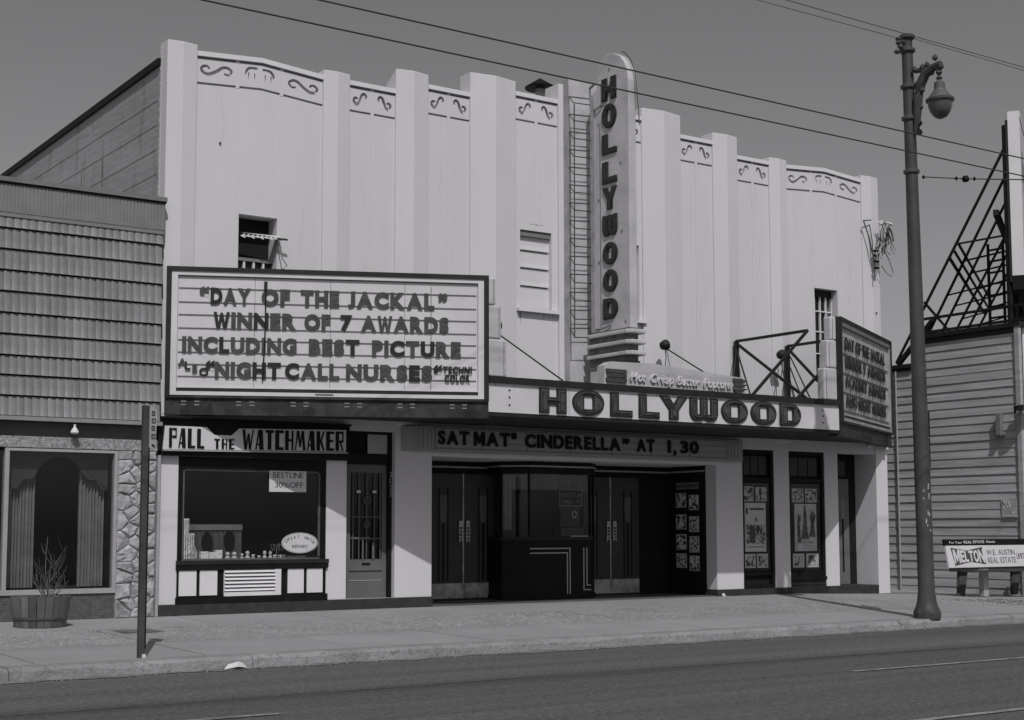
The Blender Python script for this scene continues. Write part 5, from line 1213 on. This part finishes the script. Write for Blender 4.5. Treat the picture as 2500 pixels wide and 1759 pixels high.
# bench with advert
bn = thing('advert_bench', 'street bench with a black and white painted MELTON real estate advert back', 'bench', (17.9, -.9, zw(17.9, -.9)))
M = Matrix.Translation((16.42, -.98, 0)) @ Matrix.Rotation(R(4), 4, 'Z') @ Matrix.Rotation(R(-14), 4, 'X') if False else Matrix.Translation((16.38, -.98, .44)) @ Matrix.Rotation(R(-11), 4, 'X')
def bpart(nm, m, x0, x1, y0, y1, z0, z1): return MB().box(x0, x1, y0, y1, z0, z1).rot(M).build(nm, m, bn)
bpart('back_board', SIGNW, .02, 2.75, -.02, .02, .02, .475); bpart('top_board', BLACK, -.01, 2.75, -.025, .02, .48, .605); bpart('lower_rail', DARK, .06, 2.75, -.0, .03, -.05, .015)
def bword(t_, a, b, z, h, m, bold=.03, shear=0, gap=.1):
    gs = [None if c == ' ' else glyph(c, m, bold, .03, shear) for c in t_]; tot = sum(.4 if g is None else g[1] for g in gs) + gap * (len(gs) - 1); sx = (b - a) / tot; x = a
    for g in gs:
        if g is not None:
            o = bpy.data.objects.new('letter', g[0]); link(o); o.parent = bn
            o.matrix_local = LOC[bn.name].inverted() @ M @ Matrix.Translation((x, -.0205 if m is not PAPER else -.0255, z)) @ Matrix.Diagonal((sx, .2, h, 1))
        x += ((.4 if g is None else g[1]) + gap) * sx
bword('For Your', .14, .55, .515, .05, PAPER, .01, .3); bword('REAL', .60, .86, .515, .055, PAPER, .03); bword('ESTATE', .90, 1.26, .52, .055, PAPER, .03); bword('Needs', 1.32, 1.62, .525, .05, PAPER, .01, .3)
MB().prismy([(.16, .43), (.65, .37), (1.16, .44), (1.20, .08), (.72, .135), (.22, .06)], -.026, -.021).rot(M).build('name_patch', DARKM, bn)
for k, (ch) in enumerate('MELTON'):
    g_, w_ = glyph(ch, SIGNW, .05, .03); ww = (.20, .12, .12, .15, .15, .17)[k]; xx = .205 + sum((.20, .12, .12, .15, .15, .17)[:k]) + k * .012
    hh = .30 - .07 * math.sin(math.pi * (k + .5) / 6)
    o = bpy.data.objects.new('letter', g_); link(o); o.parent = bn
    o.matrix_local = LOC[bn.name].inverted() @ M @ Matrix.Translation((xx, -.0262, .25 - hh / 2)) @ Matrix.Diagonal((ww / w_, .2, hh, 1))
bword('W.E. AUSTIN', 1.28, 2.2, .27, .11, MIDM, .0); bword('REAL ESTATE', 1.28, 2.2, .10, .12, MIDM, .0); bword('LIMITED', 2.25, 2.65, .18, .12, MIDM, .0)
zg = zw(17, -1)
for x in (16.62, 18.35):
    MB().add([(x, -1.05, zg), (x + .17, -1.05, zg), (x + .30, -.85, .46), (x + .55, -.85, .46), (x, -.97, zg), (x + .17, -.97, zg), (x + .30, -.77, .46), (x + .55, -.77, .46)],
             [(0, 1, 3, 2), (4, 6, 7, 5), (0, 2, 6, 4), (1, 5, 7, 3), (0, 4, 5, 1), (2, 3, 7, 6)]).build('rear_leg', WOODD, bn)
    part('front_leg', ALU, bn, x + .52, x + .68, -1.25, -1.13, zg, .43)
for k in range(3): part('seat_slat', WOODD, bn, 16.5, 19.1, -1.30 - k * .12, -1.20 - k * .12, .38, .42)
# litter
mb = MB().add([(-1.56, -5.95, -.23), (-1.44, -6.02, -.20), (-1.30, -5.97, -.22), (-1.33, -5.91, -.17), (-1.48, -5.90, -.23), (-1.40, -5.96, -.15), (-1.51, -5.93, -.18)], [(0, 1, 5), (1, 2, 5), (2, 3, 5), (3, 4, 5), (4, 6, 5), (4, 0, 6), (0, 5, 6)])
solo('litter_paper', mb, PAPER, 'crumpled white scrap of paper in the gutter', 'litter')
mb = MB().add([(11.0, -.12, .0), (11.1, -.1, .0), (11.13, -.02, .06), (11.04, -.04, .05), (11.06, -.1, .05)], [(0, 1, 4), (1, 2, 4), (2, 3, 4), (3, 0, 4)])
solo('litter_paper', mb, PAPER, 'small white scrap on the pavement by the lobby pier', 'litter')

# ================================================================== WEAR AND FIXINGS
random.seed(101)
HAIR = mat('hairline_crack', .40, .1, 9, .9)
def crack(x, z, n, l, y=.0385, par=TH, m=HAIR):              # fine stepped crack in the stucco
    pts = [(x, y, z)]
    for k in range(n): x += random.uniform(-.03, .03); z -= l / n; pts.append((x, y, z))
    MB().tube(pts, .0022, 3).build('crack', m, par)
for (x, z, l) in ((.9, 8.0, .9), (2.3, 6.3, .7), (4.9, 7.6, .8), (10.45, 7.7, .9), (12.3, 7.2, 1.1), (13.3, 7.8, .6), (14.8, 6.9, 1.0), (8.7, 4.9, .8), (3.3, 7.0, .5)): crack(x, z, 9, l)
STK = mat('sill_dirt', .40, .06, 6, .9)
for (x0, x1, z1, l) in ((6.45, 7.25, 5.01, .35), (8.48, 9.22, 5.01, .3)):
    for k in range(5):
        x = x0 + (x1 - x0) * random.random(); h_ = random.uniform(.1, l); MB().prismy([(x - .012, z1), (x + .014, z1), (x + .004, z1 - h_)], .0375, .039).build('dirt_run', STK, TH)
for z in (2.62, 2.75):                                            # bolts and fixings on readerboards
    pass
for k in range(22):
    x = 4.6 + k * .36
    part('fixing', DARKM, cn, x - .007, x + .007, -2.004, -2.0005, 3.468, 3.482)
TUBE = mat('dull_neon_glass', .16, .1, 9, .25)
for ch, a, b in (('H', 5.42, 5.95), ('O', 6.07, 6.71), ('L', 6.84, 7.30), ('L', 7.44, 7.88), ('Y', 7.89, 8.50), ('W', 8.55, 9.19), ('O', 9.27, 9.89), ('O', 9.96, 10.58), ('D', 10.67, 11.19)):
    w, h = b - a, .40                                              # neon outline tube standing inside each channel letter
    lp = insetpoly(cwfix([(x * w, z * h) for x, z in HW[ch][0]], True), .055)
    MB().tube([(a + x, -2.045, 3.075 + z) for x, z in lp + lp[:1]], .006, 4).build('neon_tube', LETK, cn)
OIL = mat('tar_seam', .03, .2, 9, .7)
def seam(pts, r_=.012):
    mb = MB(); P_ = []
    for i in range(len(pts) - 1):
        for t in range(12):
            u = t / 12; P_.append((pts[i][0] + (pts[i + 1][0] - pts[i][0]) * u + random.uniform(-.03, .03), pts[i][1] + (pts[i + 1][1] - pts[i][1]) * u + random.uniform(-.02, .02)))
    for i in range(len(P_) - 1):
        a, b = Vector(P_[i]), Vector(P_[i + 1]); n = Vector((-(b - a).y, (b - a).x)).normalized() * r_ * random.uniform(.5, 1.2)
        mb.add([(a.x - n.x, a.y - n.y, -.2365), (b.x - n.x, b.y - n.y, -.2365), (b.x + n.x, b.y + n.y, -.2365), (a.x + n.x, a.y + n.y, -.2365)], [(0, 1, 2, 3)])
    struct('road_crack', mb, OIL)
seam([(-5, -8.6), (1, -8.45), (7, -8.6), (12, -8.5)], .010)
